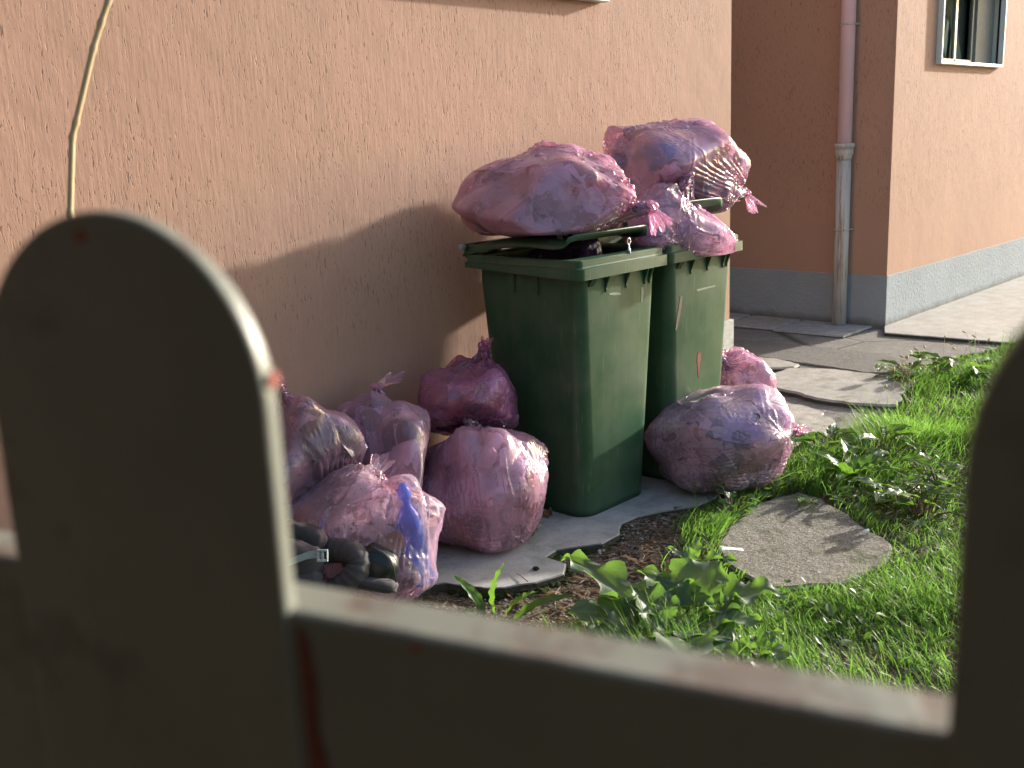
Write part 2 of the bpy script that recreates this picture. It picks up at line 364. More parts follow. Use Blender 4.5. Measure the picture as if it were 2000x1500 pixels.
def on_body(B, px, py, k=.90):                              # where the sight line meets the load
    d = ray(px, py); d = d / np.linalg.norm(d); t0 = np.linalg.norm(B.c - CAM) - max(B.r) * 1.4
    for t in np.linspace(t0, t0 + 2 * max(B.r) * 1.4, 240):
        if B.f((CAM + d * t)[None])[0] / B.lump((CAM + d * t)[None])[0] < k: return CAM + d * t
    return B.c.copy()
def cap_near(P, cap):
    a, b, r = cap; ab = b - a; t = np.clip(((P - a) @ ab) / (ab @ ab + 1e-9), 0, 1); d = P - (a + t[:, None] * ab); return d, np.linalg.norm(d, axis=1)
def drape(body, knot, seed, nu=160, nv=96, ease=1.10, iters=170, others=(), floor=0.0, wall=None, tail=.10, taildir=None, tight=1.0, pleat=1.0, neck=.014, caps=()):
    rng = np.random.RandomState(seed); knot = np.array(knot, float)
    nt = 12                                               # rows past the knot
    a, b, k = frame(knot - body.c)
    rows = nv - nt
    th = 2 * PI * np.arange(nu) / nu
    ph = PI * (1 - np.linspace(0.02, .97, rows))
    D = (np.sin(ph)[:, None, None] * (np.cos(th)[None, :, None] * a + np.sin(th)[None, :, None] * b) + np.cos(ph)[:, None, None] * k)
    S = body.surf(D.reshape(-1, 3)).reshape(rows, nu, 3)
    w = np.clip((np.linspace(0, 1, rows) - .62) / .38, 0, 1)[:, None, None]; w = w * w * (3 - 2 * w)
    ring = knot + neck * (np.cos(th)[:, None] * a + np.sin(th)[:, None] * b)
    Xb = S * (1 - w) + ring[None] * w
    td = unit(taildir if taildir is not None else k)
    ta, tb, _ = frame(td)
    T = []
    pc = rng.uniform(0, 6.28, 6); ben = unit(rng.normal(size=3)) * .35
    for j in range(nt):
        u = (j + 1) / nt; g = u ** .75
        plt_ = sum(am * np.sin(fq * th + p_ + 1.2 * u * math.sin(fq)) for am, fq, p_ in zip((.30, .26, .22, .16, .12, .10), (5, 8, 13, 19, 27, 38), pc))
        rad = neck + (.50 * tail) * g * (1 + .55 * plt_ * u) * (.75 + .25 * np.sin(2 * th + pc[0]))
        ax_ = tail * u * (1 + .22 * np.sin(3 * th + pc[1]) * u + .10 * plt_)
        T.append(knot + (td * 1.0)[None] * ax_[:, None] + ben * tail * u * u * .6 + rad[:, None] * np.cos(th)[:, None] * ta + rad[:, None] * np.sin(th)[:, None] * tb * .55)
    X = np.concatenate([Xb, np.array(T)], 0)
    c0 = body.c
    low = rng.normal(size=(3, 9)) * 9; phs = rng.uniform(0, 6.28, 9)
    wob = np.sin((X.reshape(-1, 3) @ low) + phs).sum(1).reshape(nv, nu)
    X[:rows] = c0 + (X[:rows] - c0) * (1.03 + .012 * wob[:rows])[:, :, None] * 1.0
    X[rows - 1] = ring
    per = np.linalg.norm(np.roll(Xb, -1, 1) - Xb, axis=2).sum(1)
    pm = per.max()
    prof = np.maximum(per * ease, np.where(np.linspace(0, 1, rows) > .5, pm * .80, 0))
    prof = np.concatenate([prof, np.full(nt, pm * .62)])
    prof[rows - 3:rows + 2] = pm * .35
    Lu = np.repeat((prof / nu)[:, None], nu, 1)
    Lu *= 1 + .05 * np.sin(th * 3 + rng.uniform(0, 6))[None]
    dv = np.linalg.norm(Xb[1:] - Xb[:-1], axis=2).mean(1) * (1 + (ease - 1) * .55) * tight
    dv = np.concatenate([dv, np.full(nt, tail * 1.15 / nt)])
    Lv = np.repeat(dv[:, None], nu, 1)
    Lu_d = .5 * (Lu[:-1] + Lu[1:])
    Ld = np.sqrt(Lu_d ** 2 + Lv ** 2)
    inv = np.ones((nv, nu)); inv[rows - 1:] = 0; inv[0] = .2
    X += rng.normal(size=X.shape) * .0016 * inv[:, :, None]
    Xp = X.copy()
    def solve(A, B, wa, wb, L, st):
        d = B - A; l = np.linalg.norm(d, axis=2) + 1e-9; ws = wa + wb + 1e-9
        g = (np.where(l > L, st, st * .45) * (l - L) / l / ws)[:, :, None] * d
        return A + g * wa[:, :, None], B - g * wb[:, :, None]
    for it in range(iters):
        v = (X - Xp) * .90; Xp = X.copy()
        g = np.zeros_like(X); g[:, :, 2] = -.00008
        pull = (c0 - X[:rows]); pull /= np.linalg.norm(pull, axis=2)[:, :, None]
        g[:rows] += pull * .00028
        X = X + (v + g) * inv[:, :, None]
        for p0 in (0, 1):
            i = np.arange(p0, nu, 2); j = (i + 1) % nu
            X[:, i], X[:, j] = solve(X[:, i], X[:, j], inv[:, i], inv[:, j], Lu[:, i], .9)
        for p0 in (0, 1):
            r = np.arange(p0, nv - 1, 2)
            X[r], X[r + 1] = solve(X[r], X[r + 1], inv[r], inv[r + 1], Lv[r], .9)
        for sh in (1, -1):
            for p0 in (0, 1):
                r = np.arange(p0, nv - 1, 2)
                B = np.roll(X[r + 1], -sh, 1); wB = np.roll(inv[r + 1], -sh, 1)
                A2, B2 = solve(X[r], B, inv[r], wB, Ld[r], .35)
                X[r] = A2; X[r + 1] = np.roll(B2, sh, 1)
        # bending
        i = np.arange(nu); m2 = .5 * (np.roll(X, 2, 1) + np.roll(X, -2, 1)); X += (m2 - X) * (.035 * inv)[:, :, None]
        m3 = .5 * (X[:-4] + X[4:]); X[2:-2] += (m3 - X[2:-2]) * (.035 * inv[2:-2])[:, :, None]
        if it % 2 == 0 or it > iters - 8:
            Y = X[:rows - 1].reshape(-1, 3).copy(); Y0 = Y.copy(); body.out(Y, 1.0, True); hit = (np.abs(Y - Y0).sum(1) > 1e-7).reshape(rows - 1, nu, 1)
            Xp[:rows - 1] = np.where(hit, Xp[:rows - 1] * .3 + Y.reshape(rows - 1, nu, 3) * .7 , Xp[:rows - 1])
            for cp in caps:
                rel = Y - c0; rad_ = np.linalg.norm(rel, axis=1) + 1e-9; u_ = rel / rad_[:, None]; need = rad_.copy()
                for s_ in np.linspace(0, 1, 14):
                    q_ = cp[0] + (cp[1] - cp[0]) * s_ - c0; al_ = u_ @ q_; pe = q_ @ q_ - al_ ** 2; ok_ = (pe < cp[2] ** 2) & (al_ > 0)
                    need = np.where(ok_, np.maximum(need, al_ + np.sqrt(np.maximum(cp[2] ** 2 - pe, 0))), need)
                Y = c0 + u_ * need[:, None]
            X[:rows - 1] = Y.reshape(rows - 1, nu, 3)
            X[:, :, 2] = np.maximum(X[:, :, 2], floor)
            if wall is not None: X[:, :, 1] = np.minimum(X[:, :, 1], wall)
    # refine the grid, then press in creases: pleats running into the knot, stars of tension folds round the corners of the load
    def up(X):
        A = X; P = np.concatenate([2 * A[:1] - A[1:2], A, 2 * A[-1:] - A[-2:-1]], 0)
        mid = (-P[:-3] + 9 * P[1:-2] + 9 * P[2:-1] - P[3:]) / 16; o = np.zeros((2 * A.shape[0] - 1,) + A.shape[1:]); o[::2] = A; o[1::2] = mid
        mid = (-np.roll(o, 1, 1) + 9 * o + 9 * np.roll(o, -1, 1) - np.roll(o, -2, 1)) / 16
        q = np.zeros((o.shape[0], 2 * o.shape[1], 3)); q[:, ::2] = o; q[:, 1::2] = mid; return q
    X = up(X); nv, nu = X.shape[:2]; rows = 2 * rows - 1; th = 2 * PI * np.arange(nu) / nu
    def n1(x, sd, fqs):                                   # 1-D value noise, periodic in 1
        r = np.random.RandomState(sd); out = np.zeros_like(x)
        for fq, am in fqs:
            tb_ = r.uniform(0, 1, fq); u = (x % 1) * fq; i0 = np.floor(u).astype(int); fr = u - i0; fr = fr * fr * (3 - 2 * fr)
            out += am * (tb_[i0 % fq] * (1 - fr) + tb_[(i0 + 1) % fq] * fr)
        return out
    def ridge(x, sd, fqs, w=.13): return np.exp(-np.abs(n1(x, sd, fqs) * 2 - 1) / w)
    du = np.roll(X, -1, 1) - np.roll(X, 1, 1); dvv = np.gradient(X, axis=0)
    N = np.cross(du, dvv); N /= np.linalg.norm(N, axis=2)[:, :, None] + 1e-9
    N *= np.sign((N * (X - c0)).sum(2)[:, :, None] + 1e-9)
    vv = np.linspace(0, 1, rows)[:, None]; ths = (th / (2 * PI))[None]; xx = (ths + .03 * np.sin(vv * 5 + seed) + 0 * vv).ravel()
    dk = np.linalg.norm(X[:rows] - knot, axis=2); rm = max(body.r)
    pl = ridge(xx, seed + 3, ((17, .6), (39, .4))).reshape(rows, nu) * np.exp(-(dk / (.80 * rm)) ** 1.6) + .6 * ridge(xx, seed + 4, ((37, .6), (71, .4)), .2).reshape(rows, nu) * np.exp(-(dk / (.40 * rm)) ** 1.4)
    disp = .0125 * pleat * pl * np.clip(dk / .04, 0, 1)
    Xr = X[:rows]
    for j in range(16):
        q = body.surf(unit(rng.normal(size=3))[None])[0]; d = Xr - q; ds = np.linalg.norm(d, axis=2)
        aa, bb, _ = frame(q - c0); an = (np.arctan2((d @ aa), (d @ bb)) / (2 * PI) + .5 + .15 * ds).ravel()
        disp += rng.uniform(.004, .0095) * ridge(an, seed + 31 + j, ((7, .6), (15, .4)), .10).reshape(rows, nu) * np.exp(-(ds / (rng.uniform(.3, .6) * rm)) ** 2) * np.clip(ds / .03, 0, 1)
    for j in range(7):                                    # long straight pulls across the film
        pn = unit(rng.normal(size=3) + .8 * unit(np.cross(knot - c0, rng.normal(size=3)))); off_ = rng.uniform(-.6, .6) * rm
        t_ = (Xr - c0) @ pn - off_ + .006 * np.sin((Xr @ (rng.normal(size=3) * 12))); al = unit(rng.normal(size=3)); m_ = np.exp(-(((Xr - c0) @ al - rng.uniform(-.3, .3) * rm) / (.5 * rm)) ** 2)
        disp += .006 * m_ * (np.exp(-np.abs(t_) / .006) + .7 * np.exp(-np.abs(t_ - .022) / .005))
    X[:rows] += N[:rows] * (disp * np.clip((Xr[:, :, 2] - floor) / .05, 0, 1))[:, :, None]
    V = X.reshape(-1, 3)
    idx = np.arange(nv * nu).reshape(nv, nu)
    F = np.stack([idx[:-1], np.roll(idx[:-1], -1, 1), np.roll(idx[1:], -1, 1), idx[1:]], -1)
    Fb = F[:rows - 1].reshape(-1, 4); Ft = F[rows - 1:].reshape(-1, 4)
    # close the bottom
    n0 = len(V); V = np.vstack([V, X[0].mean(0)[None]])
    return V, Fb, Ft, rows, nu, nv

def sub(V, F):
    u, inv_ = np.unique(F, return_inverse=True); return V[u], inv_.reshape(F.shape)

ITEM_COLS = {'white': (.80, .80, .82), 'paper': (.68, .65, .61), 'brown': (.26, .15, .08), 'tan': (.52, .38, .26), 'grey': (.20, .21, .23), 'dark': (.035, .035, .04),
             'green': (.07, .15, .10), 'blue': (.09, .26, .74), 'red': (.42, .05, .05), 'lilac': (.56, .52, .74), 'sky': (.10, .42, .66), 'orange': (.55, .22, .04), 'silver': (.55, .57, .60)}
ITEM_M = {}
def item_mats():
    for k, c in ITEM_COLS.items():
        t = NT('rubbish_' + k)
        v = t.vor(24, out=1); g = t.n('ShaderNodeSeparateColor', {0: v}).outputs[0]
        c2 = t.mix(t.ramp(g, [(.8, 0.0), (.82, .6)]), (*c, 1), tuple(x * .35 for x in c))
        c2 = t.mix(t.noise(20, 3), c2, tuple(min(1, x * 1.3) for x in c))
        nb_i = t.bump(t.noise(45, 4), .6, .006)
        sh = t.bsdf(c2, .25 if k in ('silver', 'blue', 'sky', 'green') else .65, .6 if k == 'silver' else 0, nb_i)
        if k not in ('dark', 'green', 'silver', 'brown', 'red'):      # paper and thin plastic let light through
            sh = t.n('ShaderNodeMixShader', {0: .45, 1: sh, 2: t.n('ShaderNodeBsdfTranslucent', {0: c2, 'Normal': nb_i}).outputs[0]}).outputs[0]
        ITEM_M[k] = t.done(sh)
item_mats()
def sheet(rng, s, n=7):
    u = np.linspace(-1, 1, n); x, y = np.meshgrid(u, u); z = np.zeros_like(x)
    for _ in range(4):
        w = rng.uniform(0, PI); d = x * math.cos(w) + y * math.sin(w) - rng.uniform(-.5, .5); z += np.abs(d) * rng.uniform(-.35, .35)
    P = np.stack([x * s, y * s * rng.uniform(.5, 1), z * s], -1).reshape(-1, 3)
    return P, [(i * n + j, i * n + j + 1, (i + 1) * n + j + 1, (i + 1) * n + j) for i in range(n - 1) for j in range(n - 1)]
def crumple(rng, s, sub_=2):
    bm = bmesh.new(); bmesh.ops.create_icosphere(bm, subdivisions=sub_, radius=1)
    P = np.array([v.co[:] for v in bm.verts]); F = [tuple(v.index for v in f.verts) for f in bm.faces]; bm.free()
    if sub_ > 2:
        h = np.zeros(len(P))
        for fq, am in ((2.2, .30), (5, .16)):
            for _ in range(3): n_ = unit(rng.normal(size=3)); h += am * np.abs(((P @ n_) * fq + rng.uniform(0, 2)) % 2 - 1) / 1.5
        P = P * (.65 + h)[:, None] * s * rng.uniform(.7, 1.25, 3)
    else: P *= s * (1 + .22 * rng.normal(size=(len(P), 1))) * rng.uniform(.6, 1.1, 3)
    return P, F
def canister(rng, r, h, neck=.35):
    prof = [(0, 0), (r, 0), (r, h * .45), (r * .93, h * .5), (r, h * .55), (r, h * .75), (r * neck, h * .92), (r * neck, h), (0, h)]
    P = []; n = 14
    for rr, z in prof: P += [(rr * math.cos(2 * PI * i / n), rr * math.sin(2 * PI * i / n), z - h / 2) for i in range(n)]
    P = np.array(P) * (1 + .03 * rng.normal(size=(len(P), 1)))
    return P, [(j * n + i, j * n + (i + 1) % n, (j + 1) * n + (i + 1) % n, (j + 1) * n + i) for j in range(len(prof) - 1) for i in range(n)]
def carton(rng, s):
    d = s * rng.uniform(.4, 1, 3)
    P = np.array([(x, y, z) for z in (-1, 1) for y in (-1, 1) for x in (-1, 1)]) * d + rng.normal(size=(8, 3)) * s * .08
    return P, [(0, 2, 3, 1), (4, 5, 7, 6), (0, 1, 5, 4), (2, 6, 7, 3), (0, 4, 6, 2), (1, 3, 7, 5)]

def fill(body, seed, cols, parent, n=70, smin=.03, smax=.075, depth=(.88, 1.0), floor=0.01, others=(), caps=()):
    rng = np.random.RandomState(seed); mb = MB(); names = list(dict.fromkeys(cols)); mats = [ITEM_M[c] for c in names]
    rm = min(body.r)
    for q in range(n):
        d = unit(rng.normal(size=3)); sp = body.surf(d[None])[0]
        p = body.c + (sp - body.c) * body.lump(sp[None])[0] * rng.uniform(*depth)
        if any(cap_near(p[None], cp)[1][0] < cp[2] + .045 for cp in caps): continue
        s = rng.uniform(smin, smax); kind = rng.choice(4, p=(.34, .50, .06, .10))
        P, F = (sheet(rng, s * 1.25), crumple(rng, s * .95, 3), canister(rng, s * .4, s * 2.0), carton(rng, s * .7))[kind]
        a, b, k = frame(d); w = rng.uniform(0, 2 * PI); k2 = unit(k + .25 * rng.normal(size=3)); a, b, k = frame(k2)
        if kind == 2: a, b, k = k, a, b
        ca, sa = math.cos(w), math.sin(w); Rm = np.array([a * ca + b * sa, b * ca - a * sa, k])
        P = P @ Rm + p
        v = body.f(P) / body.lump(P); m = v > .96          # keep inside the film
        P[m] = body.c + (P[m] - body.c) * (.96 / v[m])[:, None]
        P[:, 2] = np.maximum(P[:, 2], floor)
        for o in others: o.out(P, 1.0)
        mb.add(P, F, names.index(cols[rng.randint(len(cols))]))
    o = mb.build('contents', mats, parent, loc=-np.array(parent.location) if parent else None)
    o['kind'] = 'stuff'
    # dense middle of the load
    bm = bmesh.new(); bmesh.ops.create_icosphere(bm, subdivisions=5, radius=1)
    D = np.array([v.co[:] for v in bm.verts]); F = np.array([[v.index for v in f.verts] for f in bm.faces]); bm.free()
    P = body.c + (body.surf(D) - body.c) * (body.lump(body.surf(D))[:, None] * .875 + .035 * np.sin(D @ rng.normal(size=(3, 6)) * 9).sum(1)[:, None] * .5); P[:, 2] = np.maximum(P[:, 2], floor)
    return o, P, F

def set_vec(o, name, a):
    at = o.data.attributes.new(name, 'FLOAT_VECTOR', 'POINT'); at.data.foreach_set('vector', np.asarray(a, np.float32).ravel())
def m_core(name, a, b, c, d):
    t = NT(name); n = t.noise(8, 5, .65, None, 2.0); n2 = t.noise(15, 4, .6, t.map((1, 1, 1), loc=(5, 2, 1)), 1.0)
    q = t.mix(t.ramp(n, [(.40, 0.0), (.48, 1.0)]), a, b); q = t.mix(t.ramp(n2, [(.55, 0.0), (.60, 1.0)]), q, c); q = t.mix(t.ramp(t.noise(22, 3), [(.62, 0.0), (.68, 1.0)]), q, d)
    nb_i = t.bump(t.noise(30, 5), .8, .012)
    return t.done(t.n('ShaderNodeMixShader', {0: .55, 1: t.bsdf(q, .75, 0, nb_i), 2: t.n('ShaderNodeBsdfTranslucent', {0: q, 'Normal': nb_i}).outputs[0]}).outputs[0])
M_core = m_core('mixed_rubbish', (.70, .65, .64), (.84, .84, .87), (.34, .24, .20), (.10, .09, .11))
M_core_brown = m_core('mixed_brown_rubbish', (.62, .47, .40), (.80, .75, .73), (.26, .13, .09), (.12, .09, .06))
BAGS = []
def make_bag(label, c, k, radii, knot, seed, cols, film, group='pink rubbish bags', n=60, floor=0.0, wall=3.345, ease=1.17, others=(), tail=.09, taildir=None, smax=.075,
             lo=.76, knot_size=1.0, extra=(), facets=24, name='rubbish_bag', tight=1.0, neck_len=1.0, sq=.3, pleat=1.0, core_mat=None, name_wall=True, caps=None):
    c = np.array(c, float); body = Body(c, k, *radii, seed, lo=lo, extra=extra, n=facets, sq=sq)
    pl = [((0, 0, -1), (c[2] - floor - .004))]
    if wall is not None and name_wall: pl.append(((0, 1, 0), max(.06, wall - c[1])))
    for o in others:                                      # neighbours press flat against each other
        D = o.c - c; L = np.linalg.norm(D); nn = D / L; si = np.linalg.norm(body.surf(nn[None])[0] - c); so_ = np.linalg.norm(o.surf(-nn[None])[0] - o.c)
        if si + so_ > L: pl.append((nn, max(.45 * si, L - so_ + .008)))
    for nn, dd in pl: body.n = np.vstack([body.n, unit(nn)]); body.d = np.append(body.d, dd)
    others = (); caps = caps(body) if caps else ()
    root = empty(name, (c[0], c[1], floor), label, 'rubbish bag', group)
    off = -np.array(root.location)
    kdir = unit(np.array(knot, float) - c); knot = body.surf(kdir[None])[0] + kdir * .03 * neck_len
    V, Fb, Ft, rows, nu, nv = drape(body, knot, seed + 1, floor=floor + .003, wall=wall, others=others, ease=ease, tail=tail, taildir=taildir, tight=tight, pleat=pleat, caps=caps)
    Vb, Fb2 = sub(V, Fb)
    thv = 2 * PI * np.arange(nu) / nu; Lc = 2.2 * max(radii)
    W = np.zeros((nv, nu, 3)); W[:, :, 0] = np.cos(thv) * max(radii); W[:, :, 1] = np.sin(thv) * max(radii); W[:, :, 2] = (np.linspace(0, Lc, nv) + seed)[:, None]
    W = np.vstack([W.reshape(-1, 3), [[0, 0, seed]]])
    Vb, Fb2 = sub(V, Fb); film_o = fast_mesh('film', Vb + off, Fb2, film, root); set_vec(film_o, 'wv', W[np.unique(Fb)])
    bt = MB(); bt.add([tuple(p) for p in np.vstack([V[:nu], V[-1:]]) + off], [(nu, (i + 1) % nu, i) for i in range(nu)])
    bo = bt.build('sealed_end', film, root, smooth=True)
    Vt, Ft2 = sub(V, Ft)
    tail_o = fast_mesh('gathered_end', Vt + off, Ft2, film, root); set_vec(tail_o, 'wv', W[np.unique(Ft)])
    kn = MB(); kd = unit(np.array(knot) - c); a, b, _ = frame(kd); rng = np.random.RandomState(seed)
    pts = [np.array(knot) + .017 * knot_size * (math.cos(t) * a * 1.0 + math.sin(t) * b * 1.0) + kd * .012 * math.sin(2 * t + 1) for t in np.linspace(0, 2 * PI * .93, 16)]
    kn.tube([p + off for p in pts], [(.0125 + .003 * rng.normal()) * knot_size for _ in pts], 9)
    ko = kn.build('knot', film, root, smooth=True)
    sm = ko.modifiers.new('sub', 'SUBSURF'); sm.levels = sm.render_levels = 1
    o, P, F = fill(body, seed + 2, cols, root, n=n, floor=floor + .006, others=others, smax=smax, caps=caps)
    for cp in caps:
        d_, l_ = cap_near(P, cp); m_ = l_ < cp[2] + .012; P[m_] = body.c + (P[m_] - body.c) * .80
    core = fast_mesh('packed_rubbish', P + off, F, core_mat or M_core, root, smooth=True); core['kind'] = 'stuff'
    BAGS.append(body)
    return root, body

# ------------------------------------------------------------------ the setting
WY = 3.35                      # face of the near building
FY = 3.42                      # front face of the far building
M_soil = m_soil()
M_apron = m_concrete('apron_concrete', (.40, .40, .385), .25, .35, 1.0)
M_slab = m_concrete('pale_slab', (.42, .40, .36), .5, .35, 1.3)
M_walk = m_concrete('walkway_concrete', (.46, .44, .40), .3, 0, .7, .4)
M_tar = m_concrete('worn_asphalt', (.25, .235, .21), .75, .3, 1.5, .9, .01, 1.1)
M_tar2 = m_concrete('dark_patch', (.19, .18, .165), .8, .1, 2, .9, .01)
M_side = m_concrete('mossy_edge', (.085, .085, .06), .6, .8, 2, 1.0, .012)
M_rock = m_concrete('garden_stone', (.27, .25, .21), 1.0, .8, 1.8, 1.0, .02)

rngT = np.random.RandomState(5)
def vnoise(x, y, seed, f):
    r = np.random.RandomState(seed); T = r.uniform(-1, 1, (64, 64)); x = x * f; y = y * f
    i = np.floor(x).astype(int); j = np.floor(y).astype(int); u = x - i; v = y - j; u = u * u * (3 - 2 * u); v = v * v * (3 - 2 * v)
    g = lambda a, b: T[a % 64, b % 64]
    return (g(i, j) * (1 - u) + g(i + 1, j) * u) * (1 - v) + (g(i, j + 1) * (1 - u) + g(i + 1, j + 1) * u) * v
def ground_h(x, y):
    h = -.030 - .035 * np.clip((x - 4.6) / .3, 0, 1) * np.clip((y - 2.25) / .2, 0, 1) + .012 * vnoise(x, y, 1, 2.1) + .007 * vnoise(x, y, 2, 7) + .004 * vnoise(x, y, 3, 23)
    return h
# one sheet: fine near the camera, coarse out to the horizon
gx = np.concatenate([np.linspace(-150, -3, 24), np.linspace(-2.9, 9, 300), np.linspace(9.3, 200, 26)])
gy = np.concatenate([np.linspace(-150, -2, 24), np.linspace(-1.9, 4.5, 200), np.linspace(4.8, 200, 24)])
XX, YY = np.meshgrid(gx, gy); ZZ = ground_h(XX, YY)
n0, n1_ = XX.shape; ii = np.arange(n0 * n1_).reshape(n0, n1_)
tag(fast_mesh('ground', np.stack([XX, YY, ZZ], -1).reshape(-1, 3), np.stack([ii[:-1, :-1], ii[:-1, 1:], ii[1:, 1:], ii[1:, :-1]], -1).reshape(-1, 4), M_soil), kind='structure')

def rough_poly(pts, step=.045, amp=.012, seed=0):
    """walk the outline in small steps with a crumbling wobble"""
    r = random.Random(seed); out = []
    for (x0, y0), (x1, y1) in zip(pts, pts[1:] + pts[:1]):
        L = math.hypot(x1 - x0, y1 - y0); n = max(1, int(L / step)); nx, ny = -(y1 - y0) / (L + 1e-9), (x1 - x0) / (L + 1e-9)
        for i in range(n):
            u = i / n; w = 0 if i == 0 else r.uniform(-1, 1) * amp * (1.0 if i % 3 else 1.6)
            out.append((x0 + (x1 - x0) * u + nx * w, y0 + (y1 - y0) * u + ny * w))
    return out
def slab(name, pix, z0, z1, m, seed=0, amp=.010, world=False, inset=.012, kind='structure'):
    pts = pix if world else [tuple(on_z(px, py, z1)[:2]) for px, py in pix]
    ar = sum(a[0] * b[1] - b[0] * a[1] for a, b in zip(pts, pts[1:] + pts[:1]))
    if ar < 0: pts = pts[::-1]
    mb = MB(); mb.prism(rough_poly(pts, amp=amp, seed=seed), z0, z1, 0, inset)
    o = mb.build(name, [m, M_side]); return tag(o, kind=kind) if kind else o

# concrete apron under the bags and bins, with its broken outer edge
ap = [(-1.5, WY - .002), (-1.5, 2.75), (.8, 2.95), (1.7, 2.85), (2.2, 2.72), (2.40, 2.62), (2.45, 2.48), (2.50, 2.42), (2.60, 2.36), (2.72, 2.33), (2.80, 2.385), (2.80, 2.49), (2.88, 2.50), (3.04, 2.40), (3.16, 2.405), (3.26, 2.47), (3.36, 2.465),
      (3.47, 2.42), (3.58, 2.35), (3.70, 2.33), (3.85, 2.34), (4.1, 2.38), (4.28, 2.42), (4.42, 2.46), (4.56, 2.50), (4.75, 2.62), (4.98, 2.68), (5.0, 3.0), (4.98, WY - .002)]
slab('apron', ap, -.09, 0.0, M_apron, 3, .007, True, .006)
# worn asphalt path past the corner
slab('path', [(4.99, 3.348), (4.99, 2.40), (5.2, 2.36), (5.55, 2.40), (6.1, 2.5), (6.6, 2.58), (7.3, 2.58), (7.9, 2.36), (9, 2.3), (14, 1.9), (30, 1.6), (30, 12), (5.56, 12), (5.56, 3.348)], -.10, -.022, M_tar, 5, .012, True, .008)
slab('path_patch', [(1432, 662), (1500, 668), (1600, 676), (1700, 688), (1775, 703), (1790, 722), (1765, 728), (1700, 728), (1620, 716), (1560, 708), (1432, 688)], -.05, -.008, M_tar2, 6, .01)
slab('pavement', [(1497, 733), (1540, 718), (1627, 720), (1713, 730), (1763, 732), (1800, 742), (1770, 757), (1752, 790), (1680, 788), (1593, 777), (1553, 765), (1513, 757)], -.06, .012, M_slab, 7, .012)
slab('pavement', [(1505, 783), (1567, 790), (1600, 800), (1633, 823), (1613, 847), (1560, 885), (1515, 905), (1490, 860)], -.06, .004, M_slab, 8, .012)
slab('pavement', [(1405, 690), (1520, 700), (1563, 711), (1553, 716), (1497, 719), (1405, 712)], -.05, .018, M_slab, 9, .006)
# pale concrete walkway along the front of the far building
slab('walkway', [(7.98, FY - .005), (7.72, 3.30), (7.80, 2.30), (9, 2.28), (14, 1.8), (30, 1.4), (30, FY - .005)], -.07, .004, M_walk, 10, .003, True, .006)
# old slabs in a row against the shaded wall
r_ = random.Random(4)
yy = 3.36
for i, w in enumerate((.62, .48, .70, .55, .8, .9)):
    x0 = 7.50 + r_.uniform(-.05, .05)
    if i == 0: yy = 3.50
    slab('paving_row', [(x0, yy + .012), (7.985, yy + .012), (7.985, yy + w - .012), (x0 - .02, yy + w - .012)], -.06, .002 + r_.uniform(-.006, .008), M_slab if i % 2 else M_apron, 20 + i, .004, True)
    yy += w

# near building: stuccoed wall, thin marble foot at its corner, window sill high up
M_st1 = m_stucco('salmon_stucco', (.42, .258, .187), 5.02)
M_st2 = m_stucco('salmon_stucco_far', (.45, .27, .187))
M_pl = m_plinth('grey_plinth', (.31, .35, .37))
M_marble = m_concrete('marble', (.55, .55, .50), .25, .5, 3, .2)
M_white = m_plain('white_frame', (.60, .61, .58), .4, 0, .06, 12)
M_dark = m_plain('room_dark', (.30, .27, .25), .7)
nb_ = empty('building', (2.0, WY, 0), 'near salmon stuccoed building whose long wall stands behind the green bins', 'building')
mb = MB(); mb.box((-14, WY, -.3), (5.545, WY + 9, 6.5)); w_ = mb.build('wall', M_st1, nb_, loc=(-2.0, -WY, 0))
mb = MB(); mb.box((5.28, WY - .022, -.02), (5.562, WY - .001, .432)); mb.box((5.5455, WY - .0015, -.02), (5.566, WY + 4, .432)); mb.build('marble_skirting', M_marble, nb_, bevel=.003, loc=(-2.0, -WY, 0))
mb = MB(); mb.box((2.9, WY - .055, 2.195), (4.325, WY - .001, 2.225)); mb.build('window_sill', M_white, nb_, bevel=.003, loc=(-2.0, -WY, 0))
mb = MB(); mb.box((3.0, WY - .012, 2.226), (4.27, WY - .001, 3.3)); mb.box((3.06, WY - .02, 2.28), (4.21, WY - .0125, 3.24), 1); mb.build('window', [M_white, M_dark], nb_, loc=(-2.0, -WY, 0))
mb = MB(); mb.box((-14.5, WY - .6, 6.5), (6.1, WY + 9.5, 6.75)); mb.build('roof', M_pl, nb_, loc=(-2.0, -WY, 0))

# far building with its window opening and downpipe
FX = 8.0
fb = empty('building', (FX, FY, 0), 'far salmon building with grey rendered base, small white window and rainwater pipe', 'building')
off = (-FX, -FY, 0)
wx0, wx1, wz0, wz1 = 8.80, 10.20, 2.04, 2.66
mb = MB(); X1 = 20; T_ = .22
for a, b in (((FX, FY, .40), (wx0, FY + T_, 6.5)), ((wx1, FY, .40), (X1, FY + T_, 6.5)), ((wx0, FY, .40), (wx1, FY + T_, wz0)), ((wx0, FY, wz1), (wx1, FY + T_, 6.5)), ((FX, FY + T_, .40), (FX + T_, FY + 10, 6.5))): mb.box(a, b)
mb.build('wall', M_st2, fb, loc=off)
mb = MB(); mb.box((FX - .006, FY - .006, -.2), (X1, FY + .3, .40)); mb.box((FX - .006, FY + .3, -.2), (FX + .3, FY + 10, .40)); mb.build('plinth', M_pl, fb, bevel=.004, loc=off)
mb = MB(); q0, q1, q2, q3 = wx0 - .05, wx1 + .8, wz0 - .05, wz1 + .05
